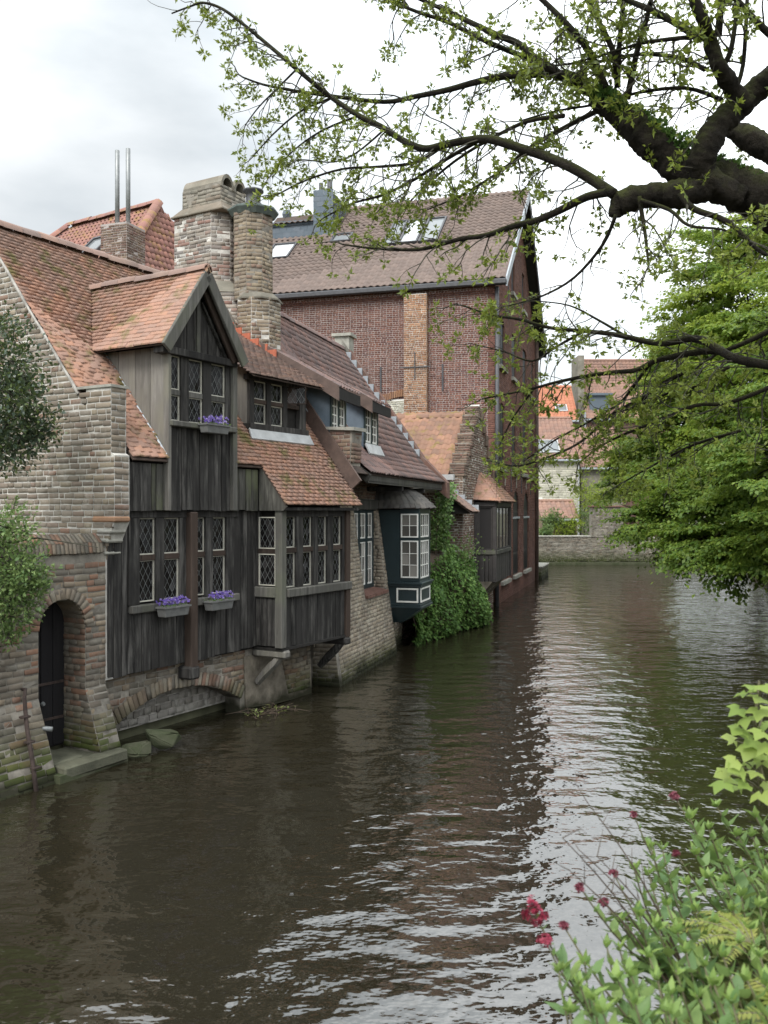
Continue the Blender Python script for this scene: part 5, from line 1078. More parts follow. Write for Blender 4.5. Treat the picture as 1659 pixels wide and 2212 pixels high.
def far_house(name, label, x0, x1, Y, zb, ze, zr_, depth, wmt, rmt, cat='house', tl=.3, win=None, rz=0., run=3.):
    """a far house whose roof slope faces the camera; local x along the eaves, y away"""
    cx = (x0+x1)/2; o = thing(name, label, cat, (cx, Y, 0), rz); hw = (x1-x0)/2
    m = MB(); m.box(-hw, hw, 0, depth, zb, ze); m.prism([(-hw, 0, ze), (-hw, run, zr_), (-hw, depth, ze)], va(2*hw, 0, 0)); m.build('wall', wmt, o)
    pt = Pool(o, 'pantile', rmt, 'pantile', 300, 'roof_tiles'); V = nrm(va(0, run+.2, zr_-ze)); F = (va(-hw-.1, -.2, ze-.03), X_, V, nrm(np.cross(X_, V))); l = math.hypot(run+.2, zr_-ze)
    cuts = []
    for q in (win or []):
        a, v0, w_, h = q; cuts.append(q); wf = win_frame((F[0]+X_*a+V*v0, X_, V, F[3]), w_, h, .08, .0, .16).build('skylight', 'zinc_white', o); p = MB(); p.fbox((F[0]+X_*a+V*v0, X_, V, F[3]), .08, w_-.08, .08, h-.08, .04, .1); p.build('pane', 'glass_sky', wf)
    def sp(v):
        x = 0; r = []
        for a, v0, w_, h in sorted(cuts):
            if v0 < v < v0+h: r.append((x, a)); x = a+w_
        r.append((x, 2*hw+.2)); return [s for s in r if s[1]-s[0] > .05]
    tiles(pt, o, F, 0, l, sp, .33, tl, .09, 1.1, False, .8, True); pt.flush()
    m = MB(); m.tube([va(-hw-.1, run, zr_+.05), va(hw+.1, run, zr_+.05)], [.13, .13], 6); m.build('ridge', rmt, o)
    box(o, 'gutter', 'lead', (-hw-.1, hw+.1, -.35, -.2, ze-.16, ze-.02), .03)
    return o, hw
def X_at(u, Y): return (u-829.5)/1950*Y
def Z_at(v, Y): return CAMZ+(1103-v)/1950*Y
o, hw = far_house('orange_roofed_house', 'far house with bright orange pantile roof and small skylight', X_at(1140, 70), X_at(1246, 70), 70, 1, Z_at(908, 70), Z_at(838, 72.5), 7, 'brown_brick', 'pantile_orange', win=[(2.35, 1.0, .95, .8)], run=2.6)
o, hw = far_house('cream_walled_house', 'pale cream walled house with a brown roof and a wide skylight', X_at(1130, 62), X_at(1252, 62), 62, 1, Z_at(992, 62), Z_at(905, 65.2), 7.5, 'mortar', 'pantile_far', win=[(1.1, .6, 1.6, 1.4)], run=3.2)
pb = Pool(o, 'brick', 'cream_brick', 'brick', 0, 'brickwork'); bricks(pb, o, (va(-hw, 0, 0), X_, Z_, -Y_), 2.0, Z_at(992, 62)-.15, lambda z: [(0, 2*hw)], .16, .45, .012, .02, .5); pb.flush()
m = MB(); m.tube([va(hw-.1, -.1, 6.4), va(hw-.1, -.1, 1.2)], [.06, .06], 8); m.build('downpipe', 'zinc_white', o); box(o, 'door', 'white', (X_at(1160, 62)-X_at(1191, 62), X_at(1172, 62)-X_at(1191, 62), -.06, 0, 2.6, 4.1), .01)
o, hw = far_house('garden_shed', 'low outhouse with a brown tiled lean-to roof and a red brick front', X_at(1172, 58), X_at(1246, 58), 58, 1, Z_at(1120, 58), Z_at(1084, 59.6), 1.75, 'brown_brick', 'pantile_far', 'shed', run=1.6)
box(o, 'window', 'dark_frame', (.1, 1.0, -.05, 0, 1.7, 2.5), .01)
o, hw = far_house('brown_roofed_house', 'far house with a tall brown tiled roof and slate dormer, left of the big trees', X_at(1268, 72), X_at(1460, 72), 72, 1, Z_at(905, 72), Z_at(780, 76), 9, 'brown_brick', 'pantile_far', run=4)
m = MB(); m.box(-hw+.3, -hw+1.9, .3, 3, 10.2, 12.4); dd = m.build('dormer', 'slate', o); box(o, 'dormer_roof', 'slate', (-hw+.1, -hw+2.1, .1, 3, 12.4, 12.6), .02)
box(o, 'chimney', 'grey_brick', (-hw-.5, -hw, 1, 3.6, 9, Z_at(772, 74)), .02)
m = MB(); m.tube([va(-hw-.2, -.2, 11), va(-hw-.2, -.2, 1.2)], [.09, .09], 8); m.build('downpipe', 'lead', o)
o, hw = far_house('rear_extension', 'lower rear extension with a brown roof half hidden by leaves', X_at(1256, 64), X_at(1345, 64), 64, 1, Z_at(1010, 64), Z_at(930, 67), 7, 'grey_brick', 'pantile_far', run=3)
box(o, 'window', 'dark_frame', (.3, 1.1, -.05, 0, 4.0, 4.8), .01)
fw = thing('far_quay_wall', 'long weathered brick quay wall closing the far end of the canal', 'wall', (0, 54, 0))
m = MB(); m.box(6, 40, 0, .8, -.5, 1.62); m.box(12.4, 14.3, -.02, .5, 1.6, 3.4); m.build('wall', 'mortar_dark', fw); pb = Pool(fw, 'brick', 'grey_brick', 'brick', 0, 'brickwork'); bricks(pb, fw, (va(0, 0, 0), X_, Z_, -Y_), .0, 1.6, lambda z: [(6, 40)], .085, .26, .02, .014, 1.6); bricks(pb, fw, (va(0, -.02, 0), X_, Z_, -Y_), 1.6, 3.4, lambda z: [(12.4, 14.3)], .085, .26, .02, .014, 1.2); pb.flush()
box(fw, 'coping', 'stone', (6, 12.4, -.06, .8, 1.62, 1.7), .02); box(fw, 'cap', 'sill_brick', (12.3, 14.4, -.1, .6, 3.4, 3.5), .02)
m = MB(); m.prism([(6, -.1, -.2), (40, -.1, -.2), (40, -.5, -.2), (6, -.4, -.2)], va(0, 0, .32)); m.build('footing', 'rock', fw)

# ================================================================ right bank and its plants
EDGE = [(-1.2, -2), (-.35, .8), (.2, 2.0), (.6, 2.8), (1.2, 3.6), (2.4, 5.0), (4.2, 8), (6.3, 12.5), (8.6, 17.5), (11.8, 25), (16, 36), (18.5, 46), (23, 54.9)]
V = []; Q = []
def bank_h(y): return 1.95 if y < 3.5 else max(1.15, 1.95-(y-3.5)*.12)
prof = [(0, -.6), (.06, .25), (.16, .62), (.28, .86), (.5, .97), (1.2, 1.0), (4, 1.02), (12, 1.05), (45, 1.1)]
for i, (x, y) in enumerate(EDGE):
    n = nrm(va(.9, -.42, 0)) if i else va(1, 0, 0)
    for off, f in prof: V.append((x+n[0]*off+random.uniform(-.03, .03), y+n[1]*off*(.6 if off > 3 else 1), bank_h(y)*f if f > 0 else f))
K = len(prof)
for i in range(len(EDGE)-1):
    for k in range(K-1): Q.append((i*K+k, i*K+k+1, (i+1)*K+k+1, (i+1)*K+k))
bk = link('river_bank', quad_mesh('river_bank', V, Q, True), None, 'soil'); tag(bk, 'earthy overgrown right bank sloping to the canal', kind='structure')
def edge_x(y): return float(np.interp(y, [e[1] for e in EDGE], [e[0] for e in EDGE]))

def rot_leaf(d, roll=None):
    d = nrm(d); a = nrm(np.cross(d, va(.13, .21, 1)+RNG.normal(0, .15, 3))); n = np.cross(a, d)
    if n[2] < 0: n = -n; a = -a
    r = random.gauss(0, .5) if roll is None else roll
    return a*math.cos(r)+n*math.sin(r), d, n*math.cos(r)-a*math.sin(r)
PIECE['vleaf'] = leaf_piece(8, .3, .3, ((0, .03), (.28, .25), (.6, .21), (1, .0)))
def stem_pts(b, t, bow=.12, n=7):
    b, t = va(*b), va(*t); d = t-b; side = va(-.3, 0, -.5)*np.linalg.norm(d)*bow
    return [b+d*f+side*math.sin(f*math.pi) for f in np.linspace(0, 1, n)]
def valerian(tip, base, label, head=0., leafl=.075, group='red valerian stems on the bank', cat='flower', name='valerian_plant', nodes=None):
    c = va(*base); o = thing(name, label, cat, tuple(c), 0, group); P = [p-c for p in stem_pts(base, tip)]
    L_ = np.linalg.norm(P[-1]); m = MB(); m.tube(P, np.linspace(.0042, .0022, len(P)), 5); m.build('stem', 'stem', o, True)
    pl = Pool(o, 'leaf', 'valerian', 'vleaf', 30); n = nodes or max(5, int(L_/.042)); a0 = random.uniform(0, 3.14)
    for i in range(n):
        f = .12+.86*i/(n-1); p = np.array([np.interp(f, np.linspace(0, 1, len(P)), [q[k] for q in P]) for k in range(3)]); ll = leafl*(1.15-.75*f**2)*random.uniform(.8, 1.15)
        if head and f > .75: ll *= .55
        for sg in (0, 1):
            az = a0+i*1.57+sg*3.14+random.gauss(0, .25); el = .25+.75*f+random.gauss(0, .15); d = va(math.cos(az)*math.cos(el), math.sin(az)*math.cos(el), math.sin(el)); X, Y, Z = rot_leaf(d, random.gauss(0, .25)); pl.add(o, X*ll*random.uniform(.8, 1.0), Y*ll, Z*ll, p)
    pl.flush()
    if head:
        pf = Pool(o, 'flower', 'red_petal' if head > .017 else 'red_bud', 'flower', 0, 'flower_head')
        balls = [va(0, 0, 0)] if head < .02 else [va(0, 0, .012), va(-.02, .005, -.008), va(.02, -.004, -.006), va(.004, 0, -.022), va(-.008, 0, .03)]
        if head < .017: head *= .72
        for _ in range(int(26+head*900*len(balls)**.6)):
            q = RNG.normal(0, 1, 3); q = nrm(q)*(head if len(balls) == 1 else head*.5)*random.uniform(.5, 1); q[2] *= .8; q = q+random.choice(balls); n_ = nrm(q+va(0, 0, .01)); a = nrm(np.cross(n_, (.3, .5, .2))); r = random.uniform(.006, .011); pf.add(o, a*r, np.cross(n_, a)*r, n_*r, P[-1]+q)
        pf.flush()
    else:
        pb_ = Pool(o, 'leaf', 'bud', 'vleaf', 0, 'bud')
        for k in range(5):
            az = k*1.26; d = va(math.cos(az)*.6, math.sin(az)*.6, random.uniform(.5, 1.1)); X, Y, Z = rot_leaf(d); ll = leafl*random.uniform(.3, .55); pb_.add(o, X*ll*.8, Y*ll, Z*ll, P[-1]-va(0, 0, .01))
        pb_.flush()
HEADS = [(1156, 1972, 2.3, .03, 'valerian with the big crimson flower head, lowest and leftmost over the water'), (1176, 2029, 2.28, .018, 'valerian with a half open pink head just under the big crimson one'),
 (1217, 1999, 2.35, .016, 'valerian with a small crimson head right of the big crimson one'), (1252, 1915, 2.5, .015, 'valerian with a dull red bud head above dry stems'), (1325, 1885, 2.6, .015, 'valerian with a small red head leaning over the white glare on the water'),
 (1305, 1947, 2.5, .016, 'valerian with a dark crimson head among the dry stems'), (1369, 1760, 3.0, .016, 'tall valerian with a red bud head against the bright water'), (1456, 1719, 3.2, .017, 'tallest valerian with a round dark red head near the maple leaves'), (1461, 1843, 2.9, .014, 'valerian with a small pink red head in the middle of the clump')]
for u, v, Y, r, lab in HEADS:
    t = px(u, v, Y); valerian(t, (t[0]+.3+random.uniform(-.04, .08), Y+random.uniform(-.1, .15), t[2]-random.uniform(.36, .46)), lab, r)
TIPS = [(1489, 1763, 3.1), (1546, 1738, 3.2), (1530, 1785, 3.0), (1624, 1802, 3.0), (1404, 1823, 2.9), (1430, 1830, 2.9), (1369, 1873, 2.7), (1400, 1884, 2.7), (1482, 1905, 2.7), (1206, 2092, 2.2), (1263, 2078, 2.25), (1337, 2046, 2.35), (1595, 2030, 2.3), (1500, 1960, 2.6), (1560, 1900, 2.7), (1600, 1870, 2.8), (1380, 1970, 2.5), (1440, 1950, 2.5), (1330, 2110, 2.1), (1400, 2060, 2.25), (1480, 2050, 2.3), (1280, 2150, 2.0), (1370, 2160, 1.95), (1450, 2140, 2.0), (1540, 2120, 2.05), (1610, 2110, 2.05), (1230, 2180, 1.95), (1310, 2040, 2.35), (1540, 1990, 2.5), (1640, 1950, 2.5), (1580, 1960, 2.55), (1420, 2000, 2.45), (1505, 2150, 1.9), (1340, 1985, 2.5), (1460, 2095, 2.15), (1560, 2060, 2.25), (1640, 2060, 2.2), (1250, 2120, 2.1), (1650, 1850, 2.9), (1630, 1760, 3.2), (1655, 1900, 2.7), (1600, 1930, 2.6), (1560, 1840, 2.9), (1620, 2000, 2.4), (1655, 2120, 2.0), (1580, 2160, 1.9), (1520, 2080, 2.2), (1440, 2180, 1.85), (1360, 2100, 2.15), (1300, 2180, 1.9), (1460, 2010, 2.4), (1530, 1890, 2.75), (1590, 1800, 3.1), (1420, 2110, 2.1), (1500, 1840, 2.95)]
for i, (u, v, Y) in enumerate(TIPS):
    t = px(u, v, Y); valerian(t, (t[0]+random.uniform(.1, .28), Y+random.uniform(-.08, .15), t[2]-random.uniform(.25, .4)), 'leafy valerian stem without flowers on the near bank', 0, random.uniform(.07, .1), 'leafy valerian stems on the near bank', 'plant')
for i, (u0, v0, u1, v1, Y) in enumerate(((1270, 1735, 1340, 1960, 2.6), (1215, 1810, 1310, 1990, 2.5), (1230, 1880, 1300, 1980, 2.45), (1290, 1850, 1360, 1990, 2.6), (1250, 1835, 1330, 1950, 2.55))):
    a, bq = px(u0, v0, Y), px(u1, v1, Y); bq2 = bq+va(.22, .05, -.25); P = stem_pts(bq2, a, -.08, 9); o = thing('dry_stem', 'thin leafless dry stem between the green valerian and the water', 'dry stem', tuple(bq2), 0, 'dry stems over the water'); m = MB(); P = [p-bq2 for p in P]; m.tube(P, np.linspace(.004, .0012, 9), 5)
    for k in range(4, 9):
        d = va(random.gauss(0, .5), random.gauss(0, .4), random.uniform(.1, .9)); m.tube([P[k], P[k]+nrm(d)*random.uniform(.03, .09)], [.0015, .0006], 4)
    m.build('stem', 'dry_stem', o)
# maple sapling at the right edge
def maple_piece(n=5):
    V = [(0, .12, 0)]; ang = [-118, -62, 0, 62, 118]; ln = [.5, .82, 1.0, .82, .5]; notch = [-155, -92, -32, 32, 92, 155]; nl = [.22, .52, .6, .6, .52, .22]
    for a, r in zip(notch, nl): V.append((r*math.sin(rad(a)), .12+r*math.cos(rad(a))*.85, .05))
    for a, r in zip(ang, ln): V.append((r*math.sin(rad(a)), .12+r*math.cos(rad(a))*.85, -.1))
    return jit(V, 0, (.04, .04, .05), n), np.array([(0, 1+i, 7+i, 2+i) for i in range(5)])
PIECE['maple'] = maple_piece()
base = va(1.36, 3.0, 1.9); o = thing('maple_sapling', 'pale green maple sapling with lobed leaves at the right edge above the bank', 'sapling', tuple(base)); pm = Pool(o, 'leaf', 'maple', 'maple', 60); m = MB()
m.tube([va(0, 0, 0), px(1640, 1650, 2.95)-base, px(1630, 1560, 2.9)-base, px(1640, 1470, 2.9)-base], [.007, .006, .005, .003], 6)
for u, v in ((1612, 1492), (1650, 1478), (1600, 1528), (1640, 1530), (1603, 1572), (1645, 1580), (1622, 1612), (1656, 1605), (1650, 1645), (1600, 1655), (1632, 1668), (1572, 1672), (1655, 1690), (1612, 1690), (1640, 1505), (1590, 1640), (1625, 1480), (1655, 1540), (1615, 1550), (1650, 1560), (1590, 1600), (1640, 1625), (1585, 1665), (1625, 1645), (1565, 1690), (1600, 1700), (1645, 1710), (1630, 1595)):
    p = px(u, v, random.uniform(2.75, 3.0))-base; s_ = px(1640, v+30, 2.92)-base; m.tube([s_, (s_+p)/2+va(0, 0, .01), p], [.003, .002, .0015], 4); d = nrm(p-s_+va(-.02, -.03, -.02)); n_ = nrm(va(random.gauss(-.2, .3), random.gauss(-.45, .25), 1)); d = nrm(d-n_*np.dot(d, n_)); a = np.cross(d, n_); l = random.uniform(.045, .065); pm.add(o, a*l, d*l, n_*l, p)
pm.flush(); m.build('stem', 'stem', o)
# ferns
for fx, fy, fz, lab in ((.98, 2.1, 1.98, 'yellow green fern low in the right corner'), (.78, 2.0, 1.9, 'feathery fern frond among valerian leaves near the bottom edge'), (1.0, 2.45, 2.02, 'fern leaning out at the right edge above the corner')):
    o = thing('fern', lab, 'fern', (fx, fy, fz)); pf = Pool(o, 'leaflet', 'fern', 'slimleaf', 150, 'leaflets'); m = MB()
    for k in range(7):
        az = random.uniform(1.6, 4.8); L_ = random.uniform(.14, .24); P = [va(math.cos(az)*L_*f, math.sin(az)*L_*f, L_*(.75*f-.65*f*f)) for f in np.linspace(0, 1, 10)]; fr = MB(); fr.tube(P, np.linspace(.003, .0008, 10), 4); fo = fr.build('frond', 'stem', o)
        for i in range(1, 10):
            d = nrm(P[i]-P[i-1]); sd_ = nrm(np.cross(d, Z_))
            for sub in (0, .5):
                for sg in (1, -1): dd = nrm(sd_*sg+d*.45); l = .045*(1-abs(i/9-.35))*random.uniform(.8, 1.1); n_ = nrm(np.cross(dd, d)*sg+Z_*.4); pf.add(fo, np.cross(dd, n_)*l*.8, dd*l, n_*l, P[i]*(1-sub)+P[i-1]*sub)
    pf.flush()
# ground cover and daisies
gc = thing('ground_cover', 'low weedy ground cover on the near bank', 'ground cover', (0, 0, 0), kind='stuff'); pl = Pool(gc, 'leaf', 'cover', 'quadleaf', 0, 'leaves'); pd = Pool(gc, 'daisy', 'daisy', 'flower', 0, 'daisies')
def on_bank(y, off): return va(edge_x(y)+.9*off, y-.42*off, bank_h(y)*float(np.interp(off, [q[0] for q in prof], [q[1] for q in prof])))
for i in range(16000):
    y = random.uniform(1.2, 6.5); p = on_bank(y, abs(random.gauss(.0, .55))+.02)+va(0, 0, random.uniform(-.02, .09)); d = nrm(va(random.gauss(-.3, .7), random.gauss(-.2, .7), random.uniform(.1, 1.3))); X, Y, Z = rot_leaf(d); l = random.uniform(.02, .06); pl.add(gc, X*l, Y*l, Z*l, p)
for i in range(260):
    y = random.uniform(1.6, 5.5); p = on_bank(y, random.uniform(.2, 1.2))+va(0, 0, random.uniform(.08, .14)); n_ = nrm(va(random.gauss(-.2, .3), random.gauss(-.4, .3), 1)); a = nrm(np.cross(n_, (.3, .5, .2))); r = random.uniform(.006, .011); pd.add(gc, a*r, np.cross(n_, a)*r, n_*r*.5, p)
pl.flush(); pd.flush()

# ================================================================ ivy, shrubs
iv = B.thing('ivy', 'thick dark green ivy spilling down to the water beside the dark green bay', 'ivy', 0, 0, 0); pl = Pool(iv, 'leaf', 'ivy', 'quadleaf', 300, 'leaves')
def ivt(s): return float(np.interp(s, [5.0, 5.6, 6.4, 7.4, 8.4, 9.0, 9.5], [.9, 1.6, 2.1, 2.35, 1.95, 1.4, .5]))
def ivx(s, z): f = z/max(.1, ivt(s)); return -.02+(s-5.0)*.2+.34*math.sin(min(1, max(0, f))**.8*2.6+.35)*(1 if s > 5.3 else .6)+.12*math.sin(s*3.1)*math.sin(z*4)
V = []; Q = []; ns, nz = 24, 12
for i in range(ns):
    s = 5.0+4.5*i/(ns-1)
    for j in range(nz): z = -.1+ivt(s)*j/(nz-1)*.98; V.append((ivx(s, max(z, 0))-.07 if j < nz-1 else -.4, s, z))
for i in range(ns-1):
    for j in range(nz-1): Q.append((i*nz+j, i*nz+j+1, (i+1)*nz+j+1, (i+1)*nz+j))
link('stems', quad_mesh('stems', V, Q), iv, 'dry_stem')
for i in range(6500):
    s = random.uniform(5.0, 9.5); z = ivt(s)*random.random()**.9; p = va(ivx(s, z)+random.gauss(.0, .045), s, z+random.gauss(0, .03)); d = nrm(va(random.gauss(.55, .3), random.gauss(-.1, .5), random.gauss(-.6, .4))); n_ = nrm(va(1, -.25, .5)+RNG.normal(0, .4, 3)); n_ = nrm(n_-d*np.dot(n_, d)); l = random.uniform(.06, .11); pl.add(iv, np.cross(d, n_)*l*1.15, d*l, n_*l, p)
pl.flush()
iv2 = B.thing('climbing_ivy', 'lighter ivy climbing the brick pier and trailing along the small lean-to roof', 'ivy', 0, 0, 0); pl = Pool(iv2, 'leaf', 'ivy', 'quadleaf', 200, 'leaves'); pl.mt = 'privet'
for i in range(1500):
    f = random.random(); z = 2.2+1.75*f; s = 7.25+.9*(f**2)*random.random(); t = .2+random.gauss(.0, .13)*(1.1-.3*f)+.1*f; p = va(t, s, z); d = nrm(va(random.gauss(.3, .4), random.gauss(-.3, .4), random.gauss(-.5, .4))); n_ = nrm(va(.4, -1, .5)+RNG.normal(0, .35, 3)); n_ = nrm(n_-d*np.dot(n_, d)); l = random.uniform(.06, .11); pl.add(iv2, np.cross(d, n_)*l*1.1, d*l, n_*l, p, 'ivy' if random.random() < .55 else 'privet')
m = MB(); m.tube([va(.1, 7.2, 1.6), va(.15, 7.25, 2.6), va(.2, 7.3, 3.4), va(.25, 7.9, 3.9)], [.02, .018, .015, .01], 5); m.build('stem', 'dry_stem', iv2); pl.flush()
ger = B.thing('red_geranium', 'loose green plant with a few red blooms on top of the ivy wall', 'plant', .75, 8.3, 1.75); pl = Pool(ger, 'leaf', 'privet', 'quadleaf', 60, 'leaves'); pf = Pool(ger, 'flower', 'red_petal', 'flower', 12)
for i in range(260):
    q = RNG.normal(0, 1, 3)*va(.22, .45, .22)+va(0, 0, .3); d = nrm(va(q[0], q[1], .5)); X, Y, Z = rot_leaf(d); l = random.uniform(.05, .09); pl.add(ger, X*l, Y*l, Z*l, q)
for i in range(9): q = RNG.normal(0, 1, 3)*va(.18, .4, .08)+va(0, 0, .72); pf.add(ger, X_*.035, Y_*.035, Z_*.035, q)
m = MB(); [m.tube([va(0, 0, 0), RNG.normal(0, 1, 3)*va(.15, .3, .1)+va(0, 0, .6)], [.008, .004], 4) for _ in range(10)]; m.build('stem', 'stem', ger); pl.flush(); pf.flush()
def bush(name, label, blobs, mt, n, ls, stems, piece='quadleaf', cat='shrub', limit=120, shoots=26):
    c = va(*blobs[0][0]); o = thing(name, label, cat, (c[0], c[1], 0)); b0 = va(c[0], c[1], 0); pl = Pool(o, 'leaf', mt, piece, limit, 'leaves'); w_ = np.array([r**2 for _, r in blobs]); w_ = w_/w_.sum()
    for i in range(n):
        k = int(RNG.choice(len(blobs), p=w_)); bc, r = blobs[k]; q = nrm(RNG.normal(0, 1, 3)); p = va(*bc)+q*r*min(1.25, abs(random.gauss(.72, .3)))*va(1, 1, .85)-b0; d = nrm(q*.8+RNG.normal(0, .6, 3)+va(0, 0, .2)); X, Y, Z = rot_leaf(d); l = random.uniform(*ls); pl.add(o, X*l*.8, Y*l, Z*l, p)
    m = MB()
    for P, r in stems: m.tube([va(*p)-b0 for p in P], np.linspace(r, r*.3, len(P)), 6)
    for bc, r in blobs:
        for _ in range(5): q = nrm(RNG.normal(0, 1, 3)); m.tube([va(*bc)-b0, va(*bc)-b0+q*r*.5+va(0, 0, .03), va(*bc)-b0+q*r*.95], [.008, .006, .003], 4)
    for i in range(shoots):
        bc, r = blobs[int(RNG.choice(len(blobs), p=w_))]; q = nrm(RNG.normal(0, 1, 3)+va(0, -.3, .35)); s0_ = va(*bc)-b0+q*r*.7; L_ = r*random.uniform(.5, 1.0); P = [s0_+q*L_*f+va(0, 0, -.25*L_*f*f) for f in np.linspace(0, 1, 6)]; m.tube(P, np.linspace(.006, .002, 6), 4, False)
        for f in np.linspace(.2, 1, 9):
            for sg in (1, -1): dd = nrm(q*.5+nrm(np.cross(q, RNG.normal(0, 1, 3)))*.8); X, Y, Z = rot_leaf(dd); l = random.uniform(*ls)*(1.1-.3*f); pl.add(o, X*l*.75, Y*l, Z*l, s0_+q*L_*f+va(0, 0, -.25*L_*f*f))
    m.build('branch', 'twig', o); pl.flush(); return o
hb = [(px(u, v, 10.6+dy), r) for u, v, dy, r in ((20, 780, 0, .42), (-20, 720, .2, .4), (40, 860, -.2, .4), (60, 920, 0, .34), (10, 950, .1, .42), (90, 935, .1, .2), (-40, 860, .3, .5), (30, 975, -.1, .3), (-60, 960, .2, .4), (55, 830, 0, .2))]
r0 = A.w(-.9, -2.0, 1.0); bush('holly_bush', 'dark glossy evergreen bush in front of the brick gable, upper left', hb, 'holly', 6500, (.045, .08), [([r0, px(-40, 1060, 10.8), px(20, 900, 10.6), px(20, 780, 10.6)], .05)])
pv = [(px(u, v, 10.0+dy), r) for u, v, dy, r in ((20, 1140, 0, .3), (40, 1230, -.1, .34), (50, 1290, 0, .26), (10, 1330, 0, .32), (70, 1245, 0, .2), (-30, 1260, 0, .4), (-20, 1160, 0, .3), (80, 1270, 0, .14), (20, 1370, 0, .15))]
bush('privet_bush', 'light green bush hanging over the garden wall left of the arched door', pv, 'privet', 5200, (.035, .07), [([A.w(-.2, -2.2, 2.6), px(-20, 1150, 10.2), px(30, 1200, 10.0), px(20, 1320, 10.0)], .03), ([px(0, 1175, 10.2), px(80, 1162, 10.25), px(150, 1172, 10.3), px(212, 1183, 10.35)], .014)])
for i, (u, v, Y, r, lab) in enumerate(((1190, 1120, 57.3, .55, 'small green shrub above the far quay wall beside the warehouse corner'), (1232, 1140, 57.2, .75, 'light green shrub in front of the far outhouse'), (1280, 1130, 57.5, .95, 'bushy shrub between the far outhouse and the brick stub wall'), (1262, 1080, 58.5, 1.0, 'tall airy shrub behind the far quay wall'), (1178, 1150, 54.9, .4, 'low weeds sprouting on the near end of the far quay wall'), (1310, 1060, 60, 1.0, 'tall pale shrub against the rear extension'))):
    c = px(u, v, Y); bl = [(c+RNG.normal(0, 1, 3)*r*.5, r*random.uniform(.5, .8)) for _ in range(6)]; bush('garden_shrub', lab, [(c, r)]+bl, 'lime_leaf' if i % 2 else 'privet', 900, (.08, .16), [([(c[0], c[1], 1), c], .05)], limit=0)

# ================================================================ trees of the right bank
def sprays(o, pool, blobs, n, per, rr, ls, mts, bm_, droop=.3):
    """layered boughs: every bough reaches out from inside the crown and carries flat drooping sprays"""
    w_ = np.array([max(r)**2 for _, r in blobs]); w_ = w_/w_.sum(); per_b = 9; nb = n//per_b
    for i in range(nb):
        bc, r = blobs[int(RNG.choice(len(blobs), p=w_))]; az = random.uniform(0, 2*math.pi); el = random.gauss(.15, .38)
        d = va(math.cos(az)*math.cos(el), math.sin(az)*math.cos(el), math.sin(el)); ext = np.linalg.norm(va(*r)*d)*random.uniform(.75, 1.3); st = va(*bc)+va(0, 0, random.gauss(0, .3)*r[2]); side = nrm(np.cross(d, Z_))
        mt_ = mts[0] if random.random() < (.5 if len(mts) > 1 else 1) else mts[-1]; P = [st+d*ext*f-va(0, 0, droop*ext*f*f*.6) for f in np.linspace(.1, 1, 6)]; bm_.tube(P, np.linspace(.03, .008, 6), 4, False)
        for k in range(per_b):
            f = random.uniform(.3, 1.08); c = st+d*ext*f-va(0, 0, droop*ext*f*f*.6)+side*random.gauss(0, .2)*ext*(1.15-.6*f); R_ = rr*random.uniform(.5, 1.0); outw = nrm(d+side*random.gauss(0, .5)-Z_*(droop*.8+.2*f)); sd_ = nrm(np.cross(outw, Z_)); up = np.cross(sd_, outw)
            for q in range(per):
                a, bq = random.gauss(0, .5), random.gauss(0, .36); p = c+outw*a*R_+sd_*bq*R_+up*(random.gauss(0, .09)*R_-.2*a*a*R_); dd = nrm(outw*random.gauss(.6, .3)+sd_*math.copysign(random.uniform(.3, .9), bq)+up*random.gauss(-.3, .2)); n_ = nrm(up+RNG.normal(0, .35, 3)); n_ = nrm(n_-dd*np.dot(n_, dd)); l = random.uniform(*ls); pool.add(o, np.cross(dd, n_)*l, dd*l, n_*l, p, mt_)
def bank_tree(name, label, base, blobs, n, mts, per=36, rr=.55, ls=(.09, .15), trunk=.25):
    b0 = va(*base); o = thing(name, label, 'tree', tuple(b0)); bl = [(va(*c)-b0, r) for c, r in blobs]; pl = Pool(o, 'leaf', mts[0], 'quadleaf', 0, 'crown'); cen = np.mean([c for c, _ in bl], 0)
    bq_ = MB(); sprays(o, pl, bl, n, per, rr, ls, mts, bq_); bq_.build('bough', 'bark', o)['kind'] = 'stuff'
    m = MB(); top = cen*va(.6, .6, .7); tr = [va(0, 0, 0), top*.35+va(.1, 0, .2), top*.7, top]; m.tube(tr, [trunk, trunk*.8, trunk*.65, trunk*.45], 9); m.build('trunk', 'bark', o, True); m = MB()
    for c, r in bl:
        m.tube([tr[2], (tr[2]+c)/2+RNG.normal(0, .2, 3), c], [trunk*.4, trunk*.28, trunk*.12], 6)
        for _ in range(6): q = nrm(RNG.normal(0, 1, 3)); m.tube([c, c+q*va(*r)*.5+va(0, 0, .1), c+q*va(*r)*.95], [trunk*.12, .03, .012], 4)
    m.build('branch', 'bark', o, True); pl.flush()
def BL(*L_): return [(px(u, v, Y), (a, bq, c)) for u, v, Y, a, bq, c in L_]
bank_tree('hornbeam_tree', 'dark green tree sweeping low over the water on the right, in front of the others', (14.5, 29, 1.2), BL((1600, 1060, 28, 1.9, 2.6, 1.1), (1480, 1090, 30, 1.9, 2.2, .9), (1400, 1120, 32, 1.3, 1.8, .8), (1560, 1160, 27, 1.7, 2.0, .7), (1640, 1190, 25, 1.1, 1.6, .7), (1640, 980, 27, 1.6, 2.2, 1.2), (1490, 1180, 28, 1.1, 1.4, .45), (1600, 1215, 25, .7, 1, .3)), 1900, ('hornbeam',))
